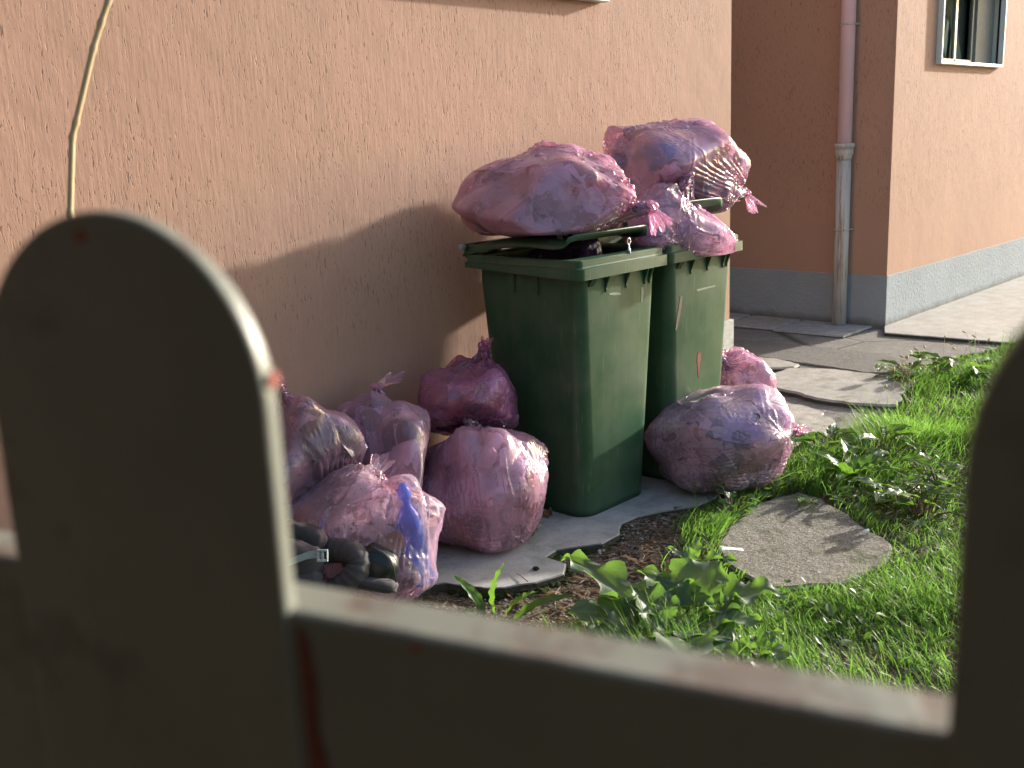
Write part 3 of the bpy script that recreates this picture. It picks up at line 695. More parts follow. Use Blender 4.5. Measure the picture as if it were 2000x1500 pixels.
mb.box((q0, FY + T_ + .9, q2), (q1, FY + T_ + 1.0, q3)); mb.box((q0 - .1, FY + T_ + .001, q2), (q0, FY + T_ + 1, q3)); mb.box((q1, FY + T_ + .001, q2), (q1 + .1, FY + T_ + 1, q3)); mb.box((q0 - .1, FY + T_ + .001, q2 - .1), (q1 + .1, FY + T_ + 1, q2)); mb.box((q0 - .1, FY + T_ + .001, q3), (q1 + .1, FY + T_ + 1, q3 + .1)); mb.build('room', M_dark, fb, loc=off)
mb = MB(); mb.box((FX - .5, FY - .6, 6.5), (X1 + 1, FY + 10, 6.75)); mb.build('roof', M_pl, fb, loc=off)
wf = MB(); P_ = .045; tk = .024
for a, b in (((wx0 - tk, FY - P_, wz0 - tk), (wx1 + tk, FY + .02, wz0)), ((wx0 - tk, FY - P_, wz1), (wx1 + tk, FY + .02, wz1 + tk)), ((wx0 - tk, FY - P_, wz0), (wx0, FY + .02, wz1)), ((wx1, FY - P_, wz0), (wx1 + tk, FY + .02, wz1))): wf.box(a, b)
win = wf.build('window', M_white, fb, bevel=.003, loc=off)
M_rev = m_plain('window_reveal', (.42, .44, .38), .7, 0, .1, 8)
mb = MB()
for a, b in (((wx0 - .001, FY + .021, wz0 - .01), (wx1 + .001, FY + T_, wz0 + .006)), ((wx0 + .0, FY + .021, wz1 - .006), (wx1, FY + T_, wz1 + .002)), ((wx1 - .008, FY + .021, wz0 + .007), (wx1 + .001, FY + T_, wz1 - .007)), ((wx0 - .001, FY + .021, wz0 + .007), (wx0 + .008, FY + T_, wz1 - .007))): mb.box(a, b)
mb.build('reveal', M_rev, win)
M_alu = m_plain('window_metal', (.25, .25, .24), .4, .3, .1)
mb = MB(); yv = FY + .10; xr = wx0 + .70 * (wx1 - wx0); xm = wx0 + .40 * (wx1 - wx0)
for a, b in (((wx0 + .01, yv - .03, wz0 + .01), (wx0 + .05, yv, wz1 - .01)), ((xm - .02, yv - .03, wz0 + .01), (xm + .02, yv, wz1 - .01)), ((xr - .05, yv - .03, wz0 + .01), (xr - .01, yv, wz1 - .01)), ((wx0 + .051, yv - .03, wz0 + .01), (xr - .051, yv, wz0 + .035)), ((wx0 + .051, yv - .03, wz1 - .035), (xr - .051, yv, wz1 - .01))): mb.box(a, b)
mb.build('sash', M_alu, win)
t = NT('window_glass'); g_ = t.n('ShaderNodeBsdfGlossy', {0: (.9, .95, .95, 1), 1: .03}).outputs[0]; tr_ = t.n('ShaderNodeBsdfTransparent', {0: (.75, .8, .78, 1)}).outputs[0]
M_glass = t.done(t.n('ShaderNodeMixShader', {0: .0, 1: tr_, 2: g_}).outputs[0])
mb = MB(); mb.box((wx0 + .051, yv - .018, wz0 + .036), (xm - .021, yv - .012, wz1 - .036)); mb.box((xm + .021, yv - .018, wz0 + .036), (xr - .051, yv - .012, wz1 - .036)); mb.build('pane', M_glass, win)
# folded curtain / tilted flap seen behind each pane
M_cur = m_plain('grey_curtain', (.26, .28, .28), .8, 0, .1, 6)
mb = MB()
hh = wz1 - wz0
for tri in (((wx0 + .06, wz0 + .78 * hh), (xm - .03, wz0 + .55 * hh), (xm - .03, wz0 + .08 * hh)), ((xm + .03, wz0 + .72 * hh), (xm + .30, wz0 + .04), (xm + .03, wz0 + .04))):
    v = [(x_, yv + .008 + .012 * i, z_) for i, (x_, z_) in enumerate(tri)]; v += [(p[0], p[1] + .004, p[2]) for p in v]
    mb.add(v, [(0, 1, 2), (5, 4, 3), (0, 3, 4, 1), (1, 4, 5, 2), (2, 5, 3, 0)])
mb.build('curtain', M_cur, win)
mb = MB(); mb.box((wx0 + .012, yv + .045, wz0 + .008), (xr - .002, yv + .049, wz1 - .008)); mb.build('tone_backing', m_plain('interior_tone', (.14, .135, .12), .8), win)  # added grey sheet; its colour stands in for the dim room's brightness
mb = MB(); mb.box((xr, FY + .05, wz0 + .007), (wx1 - .009, FY + .10, wz1 - .007)); mb.build('side_panel', m_plain('panel_grey', (.17, .175, .155), .7), win)

M_pink = m_plain('pink_pipe_paint', (.80, .56, .63), .45, 0, .08, 5, .05)
t = NT('rusty_cast_iron'); stx = t.noise(1, 4, .7, t.map((40, 40, 2.2))); c_ = t.mix(t.ramp(stx, [(.50, 0.0), (.62, .8)]), (.52, .51, .47), (.30, .16, .10))
M_iron = t.done(t.bsdf(c_, .75, .1, t.bump(stx, .5, .004)))
px_, py_ = FX - .085, 3.765
pp = MB(); pp.tube([(px_, py_, 1.42), (px_, py_, 6.4)], .055, 24); pipe = pp.build('drainpipe', M_pink, fb, smooth=True, loc=off); pipe['label'] = 'upper length of the rainwater pipe, painted pink'
lp = MB(); lp.tube([(px_, py_, 0.0), (px_, py_, 1.30)], .056, 24); lp.tube([(px_, py_, 1.301), (px_, py_, 1.33), (px_, py_, 1.345), (px_, py_, 1.365), (px_, py_, 1.395), (px_, py_, 1.396), (px_, py_, 1.425), (px_, py_, 1.43)], [.058, .060, .068, .070, .070, .079, .079, .074], 24)
lo_ = lp.build('cast_iron_section', M_iron, fb, smooth=False, loc=off); lo_['label'] = 'lower length of the rainwater pipe, bare rusty grey iron with a collar'
for p in lo_.data.polygons: p.use_smooth = len(p.vertices) == 4
for z in (2.3, .75):
    mb = MB(); mb.tube([(FX - .0065, py_ - .060, z + .012), (px_ - .01, py_ - .060, z + .012)] + [(px_ + .060 * math.cos(w), py_ + .060 * math.sin(w), z + .012) for w in np.linspace(-PI / 2, -3 * PI / 2, 14)] + [(FX - .0065, py_ + .060, z + .012)], .006, 6)
    mb.build('pipe_bracket', M_iron, fb, loc=off)

# ------------------------------------------------------------------ wheelie bins
M_bin = m_bin(); M_cap = m_plain('grey_cap', (.30, .36, .36), .4)
M_steel = m_plain('steel', (.5, .5, .48), .35, .9, .1)
M_rubber = m_plain('black_rubber', (.02, .02, .02), .8)
def rring(cx, cy, hx, hy, r, z, n=7, dz=None):
    pts = []
    for (sx, sy, a0) in ((1, 1, 0), (-1, 1, 90), (-1, -1, 180), (1, -1, 270)):
        for i in range(n):
            w = R(a0 + 90 * i / (n - 1)); x = cx + sx * (hx - r) + r * math.cos(w); y = cy + sy * (hy - r) + r * math.sin(w)
            pts.append((x, y, z + (dz(x, y) if dz else 0)))
    return pts
def loft(mb, rings, cap0=False, cap1=False, m=0):
    n = len(rings[0]); v = [p for r in rings for p in r]
    f = [(i * n + k, i * n + (k + 1) % n, (i + 1) * n + (k + 1) % n, (i + 1) * n + k) for i in range(len(rings) - 1) for k in range(n)]
    if cap0: f.append(tuple(range(n))[::-1])
    if cap1: f.append(tuple((len(rings) - 1) * n + k for k in range(n)))
    mb.add(v, f, m)
def make_bin(x0, label, lid_angle, mark=None):
    root = empty('wheelie_bin', (x0 + .30, 2.87, 0), label, 'bin', 'green wheelie bins against the wall')
    off = (-x0 - .30, -2.87, 0); cx = x0 + .30
    # body: local front is -y
    def ctr(z):                                            # centre y, half x, half y, corner radius with height
        u = z / 1.0; fr = 2.614 - .038 * u; bk = 3.10 + .045 * u
        return (fr + bk) / 2, .222 + .035 * u, (bk - fr) / 2, .075 - .03 * u
    mb = MB(); rings = []
    for z in (0.012, .0, .03, .2, .4, .6, .8, .93, 1.0):
        cy, hx, hy, r = ctr(max(z, 0)); k = .03 if (z == .012) else 0
        rings.append(rring(cx, cy, hx - k, hy - k, r, z))
    loft(mb, rings, cap0=True)
    body = mb.build('body', M_bin, root, smooth=True, loc=off)
    # flanged rim, two steps at the front; the skirt drops towards the front corners
    mb = MB(); fy, by = 2.54, 3.19; cy = (fy + by) / 2; hy = (by - fy) / 2; H = .300
    drop = lambda x, y: -.024 * max(0, min(1, (by - .25 - y) / .35)) ** 1.5
    c1, h1, h2, r1 = ctr(1.0)
    rg = [rring(cx, c1, h1 - .001, h2 - .001, r1, .995), rring(cx, c1, h1 - .002, h2 - .002, r1, 1.042), rring(cx, cy, H - .012, hy - .012, .03, 1.042, dz=drop),
          rring(cx, cy, H, hy, .028, 1.036, dz=drop), rring(cx, cy, H, hy, .028, 1.056), rring(cx, cy + .006, H - .010, hy - .009, .026, 1.0585), rring(cx, cy + .006, H - .012, hy - .012, .026, 1.062),
          rring(cx, cy + .006, H - .012, hy - .012, .026, 1.083), rring(cx, cy + .006, H - .018, hy - .018, .024, 1.088), rring(cx, cy + .035, H - .055, hy - .075, .05, 1.084),
          rring(cx, cy + .035, H - .062, hy - .082, .05, 1.078), rring(cx, cy + .035, H - .066, hy - .086, .05, .95), rring(cx, cy + .035, H - .10, hy - .10, .05, .10)]
    loft(mb, rg)
    rim = mb.build('rim', M_bin, root, loc=off)
    rim.data.polygons.foreach_set('use_smooth', [True] * len(rim.data.polygons))
    es = rim.modifiers.new('edge', 'EDGE_SPLIT'); es.split_angle = R(32)
    # gussets under the front flange and slim ribs on the sides
    for fx in (-.205, -.192, -.179, -.10, .035, .165, .20):
        mb = MB(); t_ = .0035; d = .045 if abs(fx) > .17 and fx < 0 else .075
        x = cx + fx; y1 = 2.578; y0 = 2.548
        mb.add([(x - t_, y1 + .008, 1.03), (x - t_, y0, 1.018), (x - t_, y1, 1.018 - d), (x + t_, y1 + .008, 1.03), (x + t_, y0, 1.018), (x + t_, y1, 1.018 - d)], [(0, 1, 2), (5, 4, 3), (0, 3, 4, 1), (1, 4, 5, 2), (2, 5, 3, 0)])
        if abs(fx) < .17 or fx > 0:                        # the web leans over like a sail
            mb.add([(x, y1 - .001, 1.018), (x + .028, y1 - .001, 1.018), (x, y1 - .001, 1.018 - d), (x, y1 - .006, 1.018), (x + .028, y1 - .006, 1.018), (x, y1 - .006, 1.018 - d)], [(0, 2, 1), (3, 4, 5), (0, 1, 4, 3), (1, 2, 5, 4), (2, 0, 3, 5)])
        mb.build('gusset', M_bin, root, loc=off)
    for s in (-1, 1):
        for y in (2.80, 2.93):
            mb = MB(); x = cx + s * .2565; mb.box((min(x, x + s * .010), y - .004, .94), (max(x, x + s * .010), y + .004, 1.04)); mb.build('rib', M_bin, root, loc=off)
    # hinge bar with steel pin caps, ears
    mb = MB(); mb.tube([(cx - .27, 3.205, 1.118), (cx + .27, 3.205, 1.118)], .015, 14)
    for s in (-1, 1):
        for q in (.10, .24): mb.box((cx + s * q - .014, 3.155, 1.07), (cx + s * q + .014, 3.217, 1.125))
    mb.build('hinge', M_bin, root, bevel=.003, loc=off)
    for s in (-1, 1): mb = MB(); mb.tube([(cx + s * .2715, 3.205, 1.118), (cx + s * .288, 3.205, 1.118), (cx + s * .292, 3.205, 1.118)], [.014, .014, .009], 12); mb.build('hinge_pin', M_cap, root, loc=off)
    # lid: domed shell hinged at the back, rolled front lip
    n, m_ = 28, 20; P = []
    L = .63; hw = .277
    for i in range(n):
        u = i / (n - 1)
        for j in range(m_):
            v = -1 + 2 * j / (m_ - 1)
            edge = max(0, abs(v) - .86) / .14
            z = .028 * math.sin(PI * min(u * 1.1, 1)) - .020 + (.030 * ((u - .84) / .16) ** 2 if u > .84 else 0)
            z -= .032 * edge ** 1.5 * (1 - .8 * max(0, (u - .8) / .2))
            x = v * hw * (1 - .05 * max(0, (u - .85) / .15)); y = -L * u + (.05 * abs(v) ** 4 if u > .9 else 0) * (u - .9) / .1
            P.append((x, y, z + .012))
    F = [(i * m_ + j, i * m_ + j + 1, (i + 1) * m_ + j + 1, (i + 1) * m_ + j) for i in range(n - 1) for j in range(m_ - 1)]
    mb = MB(); mb.add(P, F)
    lid = mb.build('lid', M_bin, root, smooth=True)
    so = lid.modifiers.new('thick', 'SOLIDIFY'); so.thickness = .007; so.offset = -1
    lid.location = (0, 3.205 - 2.87, 1.118); lid.rotation_euler = (-lid_angle, 0, 0)
    for s in (-1, 1):
        mb = MB(); zc = .022; yc = -.50; xc = s * .135
        pts = [(xc - .085, yc, zc - .02), (xc - .082, yc, zc + .022), (xc - .070, yc, zc + .034), (xc + .070, yc, zc + .034), (xc + .082, yc, zc + .022), (xc + .085, yc, zc - .02)]
        for (a, b) in zip(pts, pts[1:]):
            a = Vector(a); b = Vector(b); d = (b - a).normalized(); nn = Vector((-d.z, 0, d.x)) * .0035; w = Vector((0, .013, 0)); a = a - d * .0015; b = b + d * .0015
            mb.add([a - w - nn, a + w - nn, a + w + nn, a - w + nn, b - w - nn, b + w - nn, b + w + nn, b - w + nn], [(0, 3, 2, 1), (4, 5, 6, 7), (0, 1, 5, 4), (1, 2, 6, 5), (2, 3, 7, 6), (3, 0, 4, 7)])
        mb.build('grip', M_bin, lid)
    # wheels
    for s in (-1, 1):
        mb = MB(); x = cx + s * .235
        mb.tube([(x - .022, 3.13, .10), (x - .018, 3.13, .10), (x + .018, 3.13, .10), (x + .022, 3.13, .10)], [.085, .098, .098, .085], 28)
        mb.build('wheel', M_rubber, root, smooth=False, loc=off)
    return root, off
bin1, off1 = make_bin(3.12, 'green plastic wheelie bin nearer the camera, dark bag under its barely raised lid', R(4.0))
bin2, off2 = make_bin(3.735, 'green plastic wheelie bin farther from the camera, red paint drip on its front', R(11))
# eye bolt on the near bin
mb = MB(); bx, by_, bz = on_y(1228, 492, 2.565); bz = 1.088
mb.tube([(bx, by_, bz - .004), (bx, by_, bz + .012), (bx, by_, bz + .018), (bx, by_, bz + .034)], [.008, .008, .004, .0035], 10)
mb.tube([(bx + .010 * math.cos(w), by_, bz + .045 + .013 * math.sin(w)) for w in np.linspace(0, 2 * PI, 18)], .0032, 8)
mb.build('eye_bolt', M_steel, bin1, smooth=True, loc=off1)
# paint and scuffs: thin skins on the bins' fronts
def front_y(z): return 2.614 - .038 * z - .0012
def blot(name, root, off, pix, mat, lab=None):
    mb = MB(); n = len(pix); v = []
    for px, py in pix:
        p = on_y(px, py, 2.59); p = on_y(px, py, front_y(p[2])); v.append(p)
    v2 = [(p[0], p[1] + .002, p[2]) for p in v]
    mb.add(v + v2, [tuple(range(n)), tuple(range(n, 2 * n))[::-1]] + [(i, n + i, n + (i + 1) % n, (i + 1) % n) for i in range(n)])
    o = mb.build(name, mat, root, loc=off)
    if lab: o['label'] = lab
M_red = m_plain('red_paint', (.22, .035, .035), .7, 0, .4, 120); M_redf = m_plain('faded_red_paint', (.11, .075, .05), .6); M_scuff = m_plain('pale_scuff', (.20, .25, .17), .6, 0, .3, 60)
blot('paint_drip', bin2, off2, [(1362.5, 692), (1365, 687), (1368, 689), (1369.5, 695), (1369, 702), (1367, 710), (1366, 717), (1365.6, 727), (1364.6, 738), (1364, 738), (1363.8, 727), (1363, 716), (1361.6, 704)], M_red, 'bright red paint drip')
blot('paint_stroke', bin2, off2, [(1329, 578), (1333, 578), (1331, 600), (1327, 622), (1322, 645), (1319, 645), (1322, 622), (1326, 600)], M_redf)
blot('scuff', bin2, off2, [(1360, 566), (1375, 562), (1397, 557), (1397, 559.5), (1378, 565), (1362, 569)], M_scuff)
blot('scuff', bin1, off1, [(1190, 573), (1200, 571), (1212, 572), (1213, 575), (1200, 577), (1190, 576)], M_scuff)
blot('scuff', bin1, off1, [(1252, 562), (1257, 561), (1257, 572), (1254, 590), (1252, 590), (1253, 572)], M_scuff)

# ------------------------------------------------------------------ the bags
F_PINK = m_film('pink_film', (.99, .65, .84), (.99, .52, .77), (.992, .73, .86), .18)
F_DEEP = m_film('deep_pink_film', (.98, .44, .76), (.98, .34, .70), (.98, .62, .81), .11)
F_PALE = m_film('pale_lilac_film', (.99, .74, .88), (.99, .60, .81), (.992, .80, .895), .13)
F_DARK = m_film('dark_film', (.10, .04, .09), (.10, .04, .09), (.35, .22, .34), .5)
def BOT(B):
    b = on_body(B, 822, 1120, .86); b[2] = max(b[2], .06); return b, b + np.array([-.035, .02, .30])
GP = 'pink rubbish bags piled by the bins'
bA, BA = make_bag('largest pink bag, lying on the lid of the near bin, knot towards the front', (3.365, 2.895, 1.315), (.22, -1, .0), (.34, .225, .25), (3.50, 2.50, 1.27), 101,
    ['white', 'paper', 'white', 'tan', 'white', 'brown', 'white', 'red'], F_PINK, GP, n=120, floor=1.155, tail=.085, taildir=(.25, -.35, -1), sq=.6, core_mat=M_core_brown, extra=(((0, .42, .9), .245), ((.15, -.5, .85), .25)))
bB, BB = make_bag('pink bag with blue wrapping inside, topmost on the raised lid', (4.27, 2.90, 1.365), (1, -.35, -.30), (.42, .27, .27), (4.66, 2.72, 1.25), 122,
    ['white', 'paper', 'tan', 'grey', 'white', 'sky', 'white', 'brown', 'white'], F_PINK, GP, n=120, floor=1.15, tail=.10, taildir=(.35, -.3, -.6))
bC, BC = make_bag('small pink bag with upright knot, slumped over the front rim of the far bin', (3.90, 2.70, 1.13), (.1, 0, 1), (.15, .175, .26), (3.97, 2.66, 1.285), 134,
    ['lilac', 'white', 'lilac', 'white', 'paper'], F_PINK, GP, n=40, floor=1.00, tail=.07, taildir=(-.1, 0, 1), smax=.05, ease=1.14, neck_len=2.4, pleat=1.4)
bD, BD = make_bag('big pink bag in front of the far bin, its right side lit white', (3.92, 2.39, .205), (.9, -.45, -.05), (.355, .285, .275), (4.28, 2.22, .20), 144,
    ['white', 'paper', 'white', 'lilac', 'grey', 'white', 'white', 'tan', 'dark', 'white'], F_PALE, GP, n=120, tail=.06, facets=30, sq=.2)
bE, BE = make_bag('pink bag mostly hidden behind the big sunlit bag by the marble foot', (4.74, 2.82, .19), (.2, -.1, 1), (.25, .26, .22), (4.52, 2.86, .60), 155,
    ['white', 'lilac', 'white', 'paper', 'white'], F_PINK, GP, n=45, others=(BD,), smax=.06)
bH, BH = make_bag('pink bag standing against the side of the near bin, below the smallest bag', (2.80, 2.82, .20), (.15, .05, 1), (.27, .295, .235), (2.84, 2.90, .435), 167,
    ['white', 'paper', 'white', 'tan', 'grey', 'white', 'brown', 'white'], F_PINK, GP, n=110, tail=.04, neck_len=.1, sq=.35, lo=.85, facets=32)
bG, BG = make_bag('pink bag with white papers and a dark carton inside, leaning on the wall', (2.52, 3.06, .30), (.05, .1, 1), (.36, .31, .22), (2.62, 3.20, .64), 177,
    ['white', 'lilac', 'white', 'grey', 'white', 'dark'], F_PINK, GP, n=95, others=(BH,), lo=.82, tail=.09, taildir=(1, 0, .5), neck_len=.5)
bF, BF = make_bag('small deep pink bag with a knob-like knot, sitting on two other bags', (2.95, 3.00, .505), (.1, 0, 1), (.17, .255, .20), (3.03, 3.00, .70), 188,
    ['tan', 'brown', 'white', 'green', 'white', 'dark'], F_DEEP, GP, n=110, floor=.35, others=(BH, BG), tail=.045, smax=.055, neck_len=1.3, core_mat=M_core_brown)
bJ, BJ = make_bag('pale pink bag with a blue spray bottle inside, nearest the camera', (2.13, 2.74, .215), (0, .1, 1), (.295, .355, .235), (2.32, 2.86, .50), 199,
    ['white', 'lilac', 'white', 'silver', 'paper', 'grey', 'brown'], F_PALE, GP, n=90, others=(BH, BG), tail=.07, taildir=(.6, .1, .5), neck_len=.6,
    caps=lambda B: [(BOT(B)[0], BOT(B)[1], .054)])
bI, BI = make_bag('pink bag with dark green glossy wrapping inside, behind the nearest bag', (2.16, 3.10, .36), (0, .1, 1), (.40, .30, .22), (2.10, 3.14, .78), 211,
    ['paper', 'grey', 'white', 'green', 'silver', 'dark'], F_PINK, GP, n=100, others=(BG, BJ), tail=.10, taildir=(-.6, 0, .6), neck_len=.6)
bK, BK = make_bag('dark purple bag pushed down inside the near bin under the lid', (3.43, 2.84, .98), (0, 1, .1), (.20, .19, .12), (3.43, 2.84, 1.06), 222,
    ['dark', 'dark', 'lilac'], F_DARK, None, n=25, floor=.75, tail=.04)

# larger pieces of rubbish that show through the film
def placed(name, root, P, F, p, R3, mat, label=None, smooth=False):
    P = np.asarray(P) @ np.asarray(R3) + np.asarray(p) - np.array(root.location)
    mb = MB(); mb.add(P, F); o = mb.build(name, mat, root, smooth=smooth)
    if label: o['label'] = label
    return o
def near(B, d, k=.87):
    q = B.surf(unit(d)[None]); return B.c + (q[0] - B.c) * B.lump(q)[0] * k
rg_ = np.random.RandomState(8)
def lathe(prof, n=20):
    P = []
    for r, z in prof: P += [(r * math.cos(2 * PI * i / n), r * math.sin(2 * PI * i / n), z) for i in range(n)]
    return np.array(P), [(j * n + i, j * n + (i + 1) % n, (j + 1) * n + (i + 1) % n, (j + 1) * n + i) for j in range(len(prof) - 1) for i in range(n)]
P, F = lathe([(0, 0), (.042, 0), (.046, .01), (.046, .09), (.040, .11), (.046, .13), (.046, .20), (.036, .235), (.018, .262), (.016, .285), (.024, .288), (.024, .312), (.010, .335), (0, .336)])
b0, b1 = BOT(BJ); b0[2] -= .03
placed('blue_bottle', bJ, P * (.95, .95, np.linalg.norm(b1 - b0) / .336 * 1.08), F, b0, np.array(frame(b1 - b0)), ITEM_M['blue'], 'blue plastic bottle', True)
P, F = crumple(np.random.RandomState(4), .105, 3); R3 = np.array(frame((-.5, -.8, .75))); P = (P * (1.3, .9, .7)) @ R3 + on_body(BB, 1278, 290, .90); v_ = BB.f(P) / BB.lump(P); m_ = v_ > .95; P[m_] = BB.c + (P[m_] - BB.c) * (.95 / v_[m_])[:, None]
placed('blue_wrapping', bB, P, F, (0, 0, 0), np.eye(3), ITEM_M['sky'], 'crumpled blue wrapping')
P, F = sheet(np.random.RandomState(5), .07, 7); placed('brown_wrapper', bB, P, F, near(BB, (.0, -.95, .1)), np.array(frame((0, -1, .1))), ITEM_M['brown'])
P, F = sheet(np.random.RandomState(9), .11, 9); placed('glossy_wrapping', bI, P, F, near(BI, (-.15, -.9, .35)), np.array(frame((0, -.9, .4))), ITEM_M['green'], 'dark green glossy wrapping')
P, F = sheet(np.random.RandomState(10), .07, 9); placed('clear_wrapping', bI, P, F, near(BI, (.35, -.8, .6)), np.array(frame((.35, -.8, .6))), ITEM_M['silver'])
P, F = lathe([(.020, -.04), (.022, -.04), (.022, .03), (.020, .03), (.020, -.038)]); placed('cardboard_tube', bD, P, F, near(BD, (-.12, -.85, .62)), np.array(frame((-.6, -.2, .75))), ITEM_M['grey'])
def card(name, root, B, px, py, w, h, mat, text=None, rot=0, tmat=None, label=None, size=.05):
    p = on_body(B, px, py); k = unit(CAM - p) * .6 + unit(p - B.c) * .4; a, b, k = frame(k)
    P = np.array([(-w, -h, -.004), (w, -h, -.004), (w, h, -.004), (-w, h, -.004), (-w, -h, .0), (w, -h, .0), (w, h, .0), (-w, h, .0)])
    o = placed(name, root, P, [(3, 2, 1, 0), (4, 5, 6, 7), (0, 1, 5, 4), (1, 2, 6, 5), (2, 3, 7, 6), (3, 0, 4, 7)], p, np.array((a, b, k)), mat, label)
    if text:
        cu = bpy.data.curves.new('lettering', 'FONT'); cu.body = text; cu.size = size; cu.align_x = 'CENTER'; cu.align_y = 'CENTER'; cu.extrude = .0004
        tmp = bpy.data.objects.new('tmp', cu); me = bpy.data.meshes.new_from_object(tmp); bpy.data.objects.remove(tmp)
        me.materials.clear(); me.materials.append(tmat)
        q = link(bpy.data.objects.new('lettering', me), o)
        cw, sw = math.cos(rot), math.sin(rot); a2 = a * cw + b * sw; b2 = b * cw - a * sw; loc = p + k * .0012 - np.array(root.location)
        q.matrix_local = Matrix(((a2[0], b2[0], k[0], loc[0]), (a2[1], b2[1], k[1], loc[1]), (a2[2], b2[2], k[2], loc[2]), (0, 0, 0, 1)))
    return o
M_ink = m_plain('print_ink', (.10, .09, .22), .6); M_inkw = m_plain('print_white', (.6, .6, .65), .6)
card('paper_sheet', bG, BG, 712, 812, .036, .052, ITEM_M['lilac'], 'DAMIL', -PI / 2 + .1, M_ink, 'pale printed sheet', .036)
card('carton', bG, BG, 725, 876, .034, .024, ITEM_M['dark'], '32', 0, M_inkw, 'dark carton with a number', .022)
card('paper_sheet', bG, BG, 800, 850, .055, .050, ITEM_M['white'])
card('printed_label', bH, BH, 905, 1045, .040, .012, ITEM_M['red'], None)

# ------------------------------------------------------------------ gate close to the camera
GP1 = np.array([.2448, .3658, 1.35]); GH = np.array([.29692, -.95490, 0.0]); GN = np.array([.95490, .29692, 0.0])     # along, away from the camera
M_gate = m_paint(); M_primer = m_plain('red_primer', (.28, .075, .05), .7)
gate = empty('metal_gate', (GP1[0], GP1[1], 0), 'old grey-green painted metal gate close to the camera, round-topped pickets and rusty rail', 'gate')
def gp(u, w, z): return tuple(GP1 + GH * u + GN * w + np.array([0, 0, z]) - np.array(gate.location))
def picket(u0, u1, ztop, w0=-.001, w1=.009):
    r = (u1 - u0) / 2; c = (u0 + u1) / 2; out = [(u0, -1.28), (u1, -1.28)]
    for i in range(41):
        a = PI * i / 40; out.append((c + r * math.cos(a), ztop - r + r * math.sin(a)))
    mb = MB(); n = len(out); v = [gp(u, w0, z) for u, z in out] + [gp(u, w1, z) for u, z in out]
    mb.add(v, [tuple(range(n)), tuple(range(n, 2 * n))[::-1]] + [(i, n + i, n + (i + 1) % n, (i + 1) % n) for i in range(n)])
    return mb.build('picket', M_gate, gate, bevel=.0022)
for u0, u1 in ((-.6185, -.4485), (-.176, -.006), (.2665, .4365)): picket(u0, u1, .1775)
def rail(name, a, b, z0, z1):
    mb = MB(); mb.add([gp(u, w, z) for u in (a, b) for w in (.0015, .032) for z in (z0, z1)], [(0, 1, 3, 2), (4, 6, 7, 5), (0, 4, 5, 1), (2, 3, 7, 6), (1, 5, 7, 3), (0, 2, 6, 4)])
    return mb.build(name, M_gate, gate, bevel=.003)
rail('rail', -.70, 1.2, -.17, -.0005); rail('rail', -.70, 1.2, -1.15, -1.05)
mb = MB()
rr_ = random.Random(3)
def patch(u, w, z, su, sz, face='front'):
    n = 9; pts = [(math.cos(2 * PI * i / n) * rr_.uniform(.7, 1.2), math.sin(2 * PI * i / n) * rr_.uniform(.7, 1.2)) for i in range(n)]
    if face == 'front': v = [gp(u + a * su, w, z + b * sz) for a, b in pts] + [gp(u + a * su, w + .0006, z + b * sz) for a, b in pts]
    elif face == 'side': v = [gp(u, w + a * su, z + b * sz) for a, b in pts] + [gp(u - .0006, w + a * su, z + b * sz) for a, b in pts]
    else: v = [gp(u + a * su, w + b * sz, z) for a, b in pts] + [gp(u + a * su, w + b * sz, z - .0006) for a, b in pts]
    mb.add(v, [tuple(range(n)), tuple(range(n, 2 * n))[::-1]] + [(i, n + i, n + (i + 1) % n, (i + 1) % n) for i in range(n)])
PT = [(-.0055, .007, .105, .0035, .0045, 'side'), (-.0055, .007, -.012, .003, .006, 'side'), (-.100, -.0016, .167, .004, .003), (.003, .0010, -.050, .0022, .012), (.008, .0010, -.085, .004, .010),
      (.06, .0010, -.006, .003, .002)]
for q in PT:
    mb = MB(); patch(*q); mb.build('primer_patch', M_primer, gate)
mb = MB()

mb = MB(); zz_ = -.010
pts_u = [(.0005, -.006), (.004, -.012), (.0065, -.035), (.005, -.055), (.009, -.075), (.006, -.10), (.010, -.13), (.012, -.168), (-.001, -.168), (-.001, -.006)]
n = len(pts_u); v = [gp(u, .0002, z) for u, z in pts_u] + [gp(u, .0012, z) for u, z in pts_u]
mb.add(v, [tuple(range(n)), tuple(range(n, 2 * n))[::-1]] + [(i, n + i, n + (i + 1) % n, (i + 1) % n) for i in range(n)])
mb.build('rusty_seam', m_plain('rust', (.16, .045, .03), .85, 0, .6, 150, .6), gate)
# added unseen dark mass behind the camera; blocks sky light from the gate's near side
M_blocker = m_plain('blocker_dark', (.026, .024, .021), .9, 0, .3, 20, .4, .1)
sky_blocker = empty('sky_blocker', tuple(GP1 * (1, 1, 0) - GN * 1.35), 'added unseen dark blocker with overhang behind the camera, shading the gate', 'sky_blocker')
s0 = np.array(sky_blocker.location)
def sp(u, w, z): return tuple(GP1 * (1, 1, 0) + GH * u + GN * w + np.array([0, 0, z]) - s0)
def sbox(mb, u0, u1, w0, w1, z0, z1, dz=0): mb.add([sp(u, w, z + (dz if w == w1 else 0)) for z in (z0, z1) for w in (w0, w1) for u in (u0, u1)], [(0, 1, 3, 2), (4, 6, 7, 5), (0, 4, 5, 1), (2, 3, 7, 6), (0, 2, 6, 4), (1, 5, 7, 3)])
mb = MB(); r_ = random.Random(9); u = -6.0
while u < 6.5: sbox(mb, u, u + .138, -1.45, -1.35 + r_.uniform(-.006, .006), -.1, 3.0); u += .142
sbox(mb, -6, 6.5, -4.5, -1.47, -.1, 2.98); mb.build('blocker_wall', M_blocker, sky_blocker)
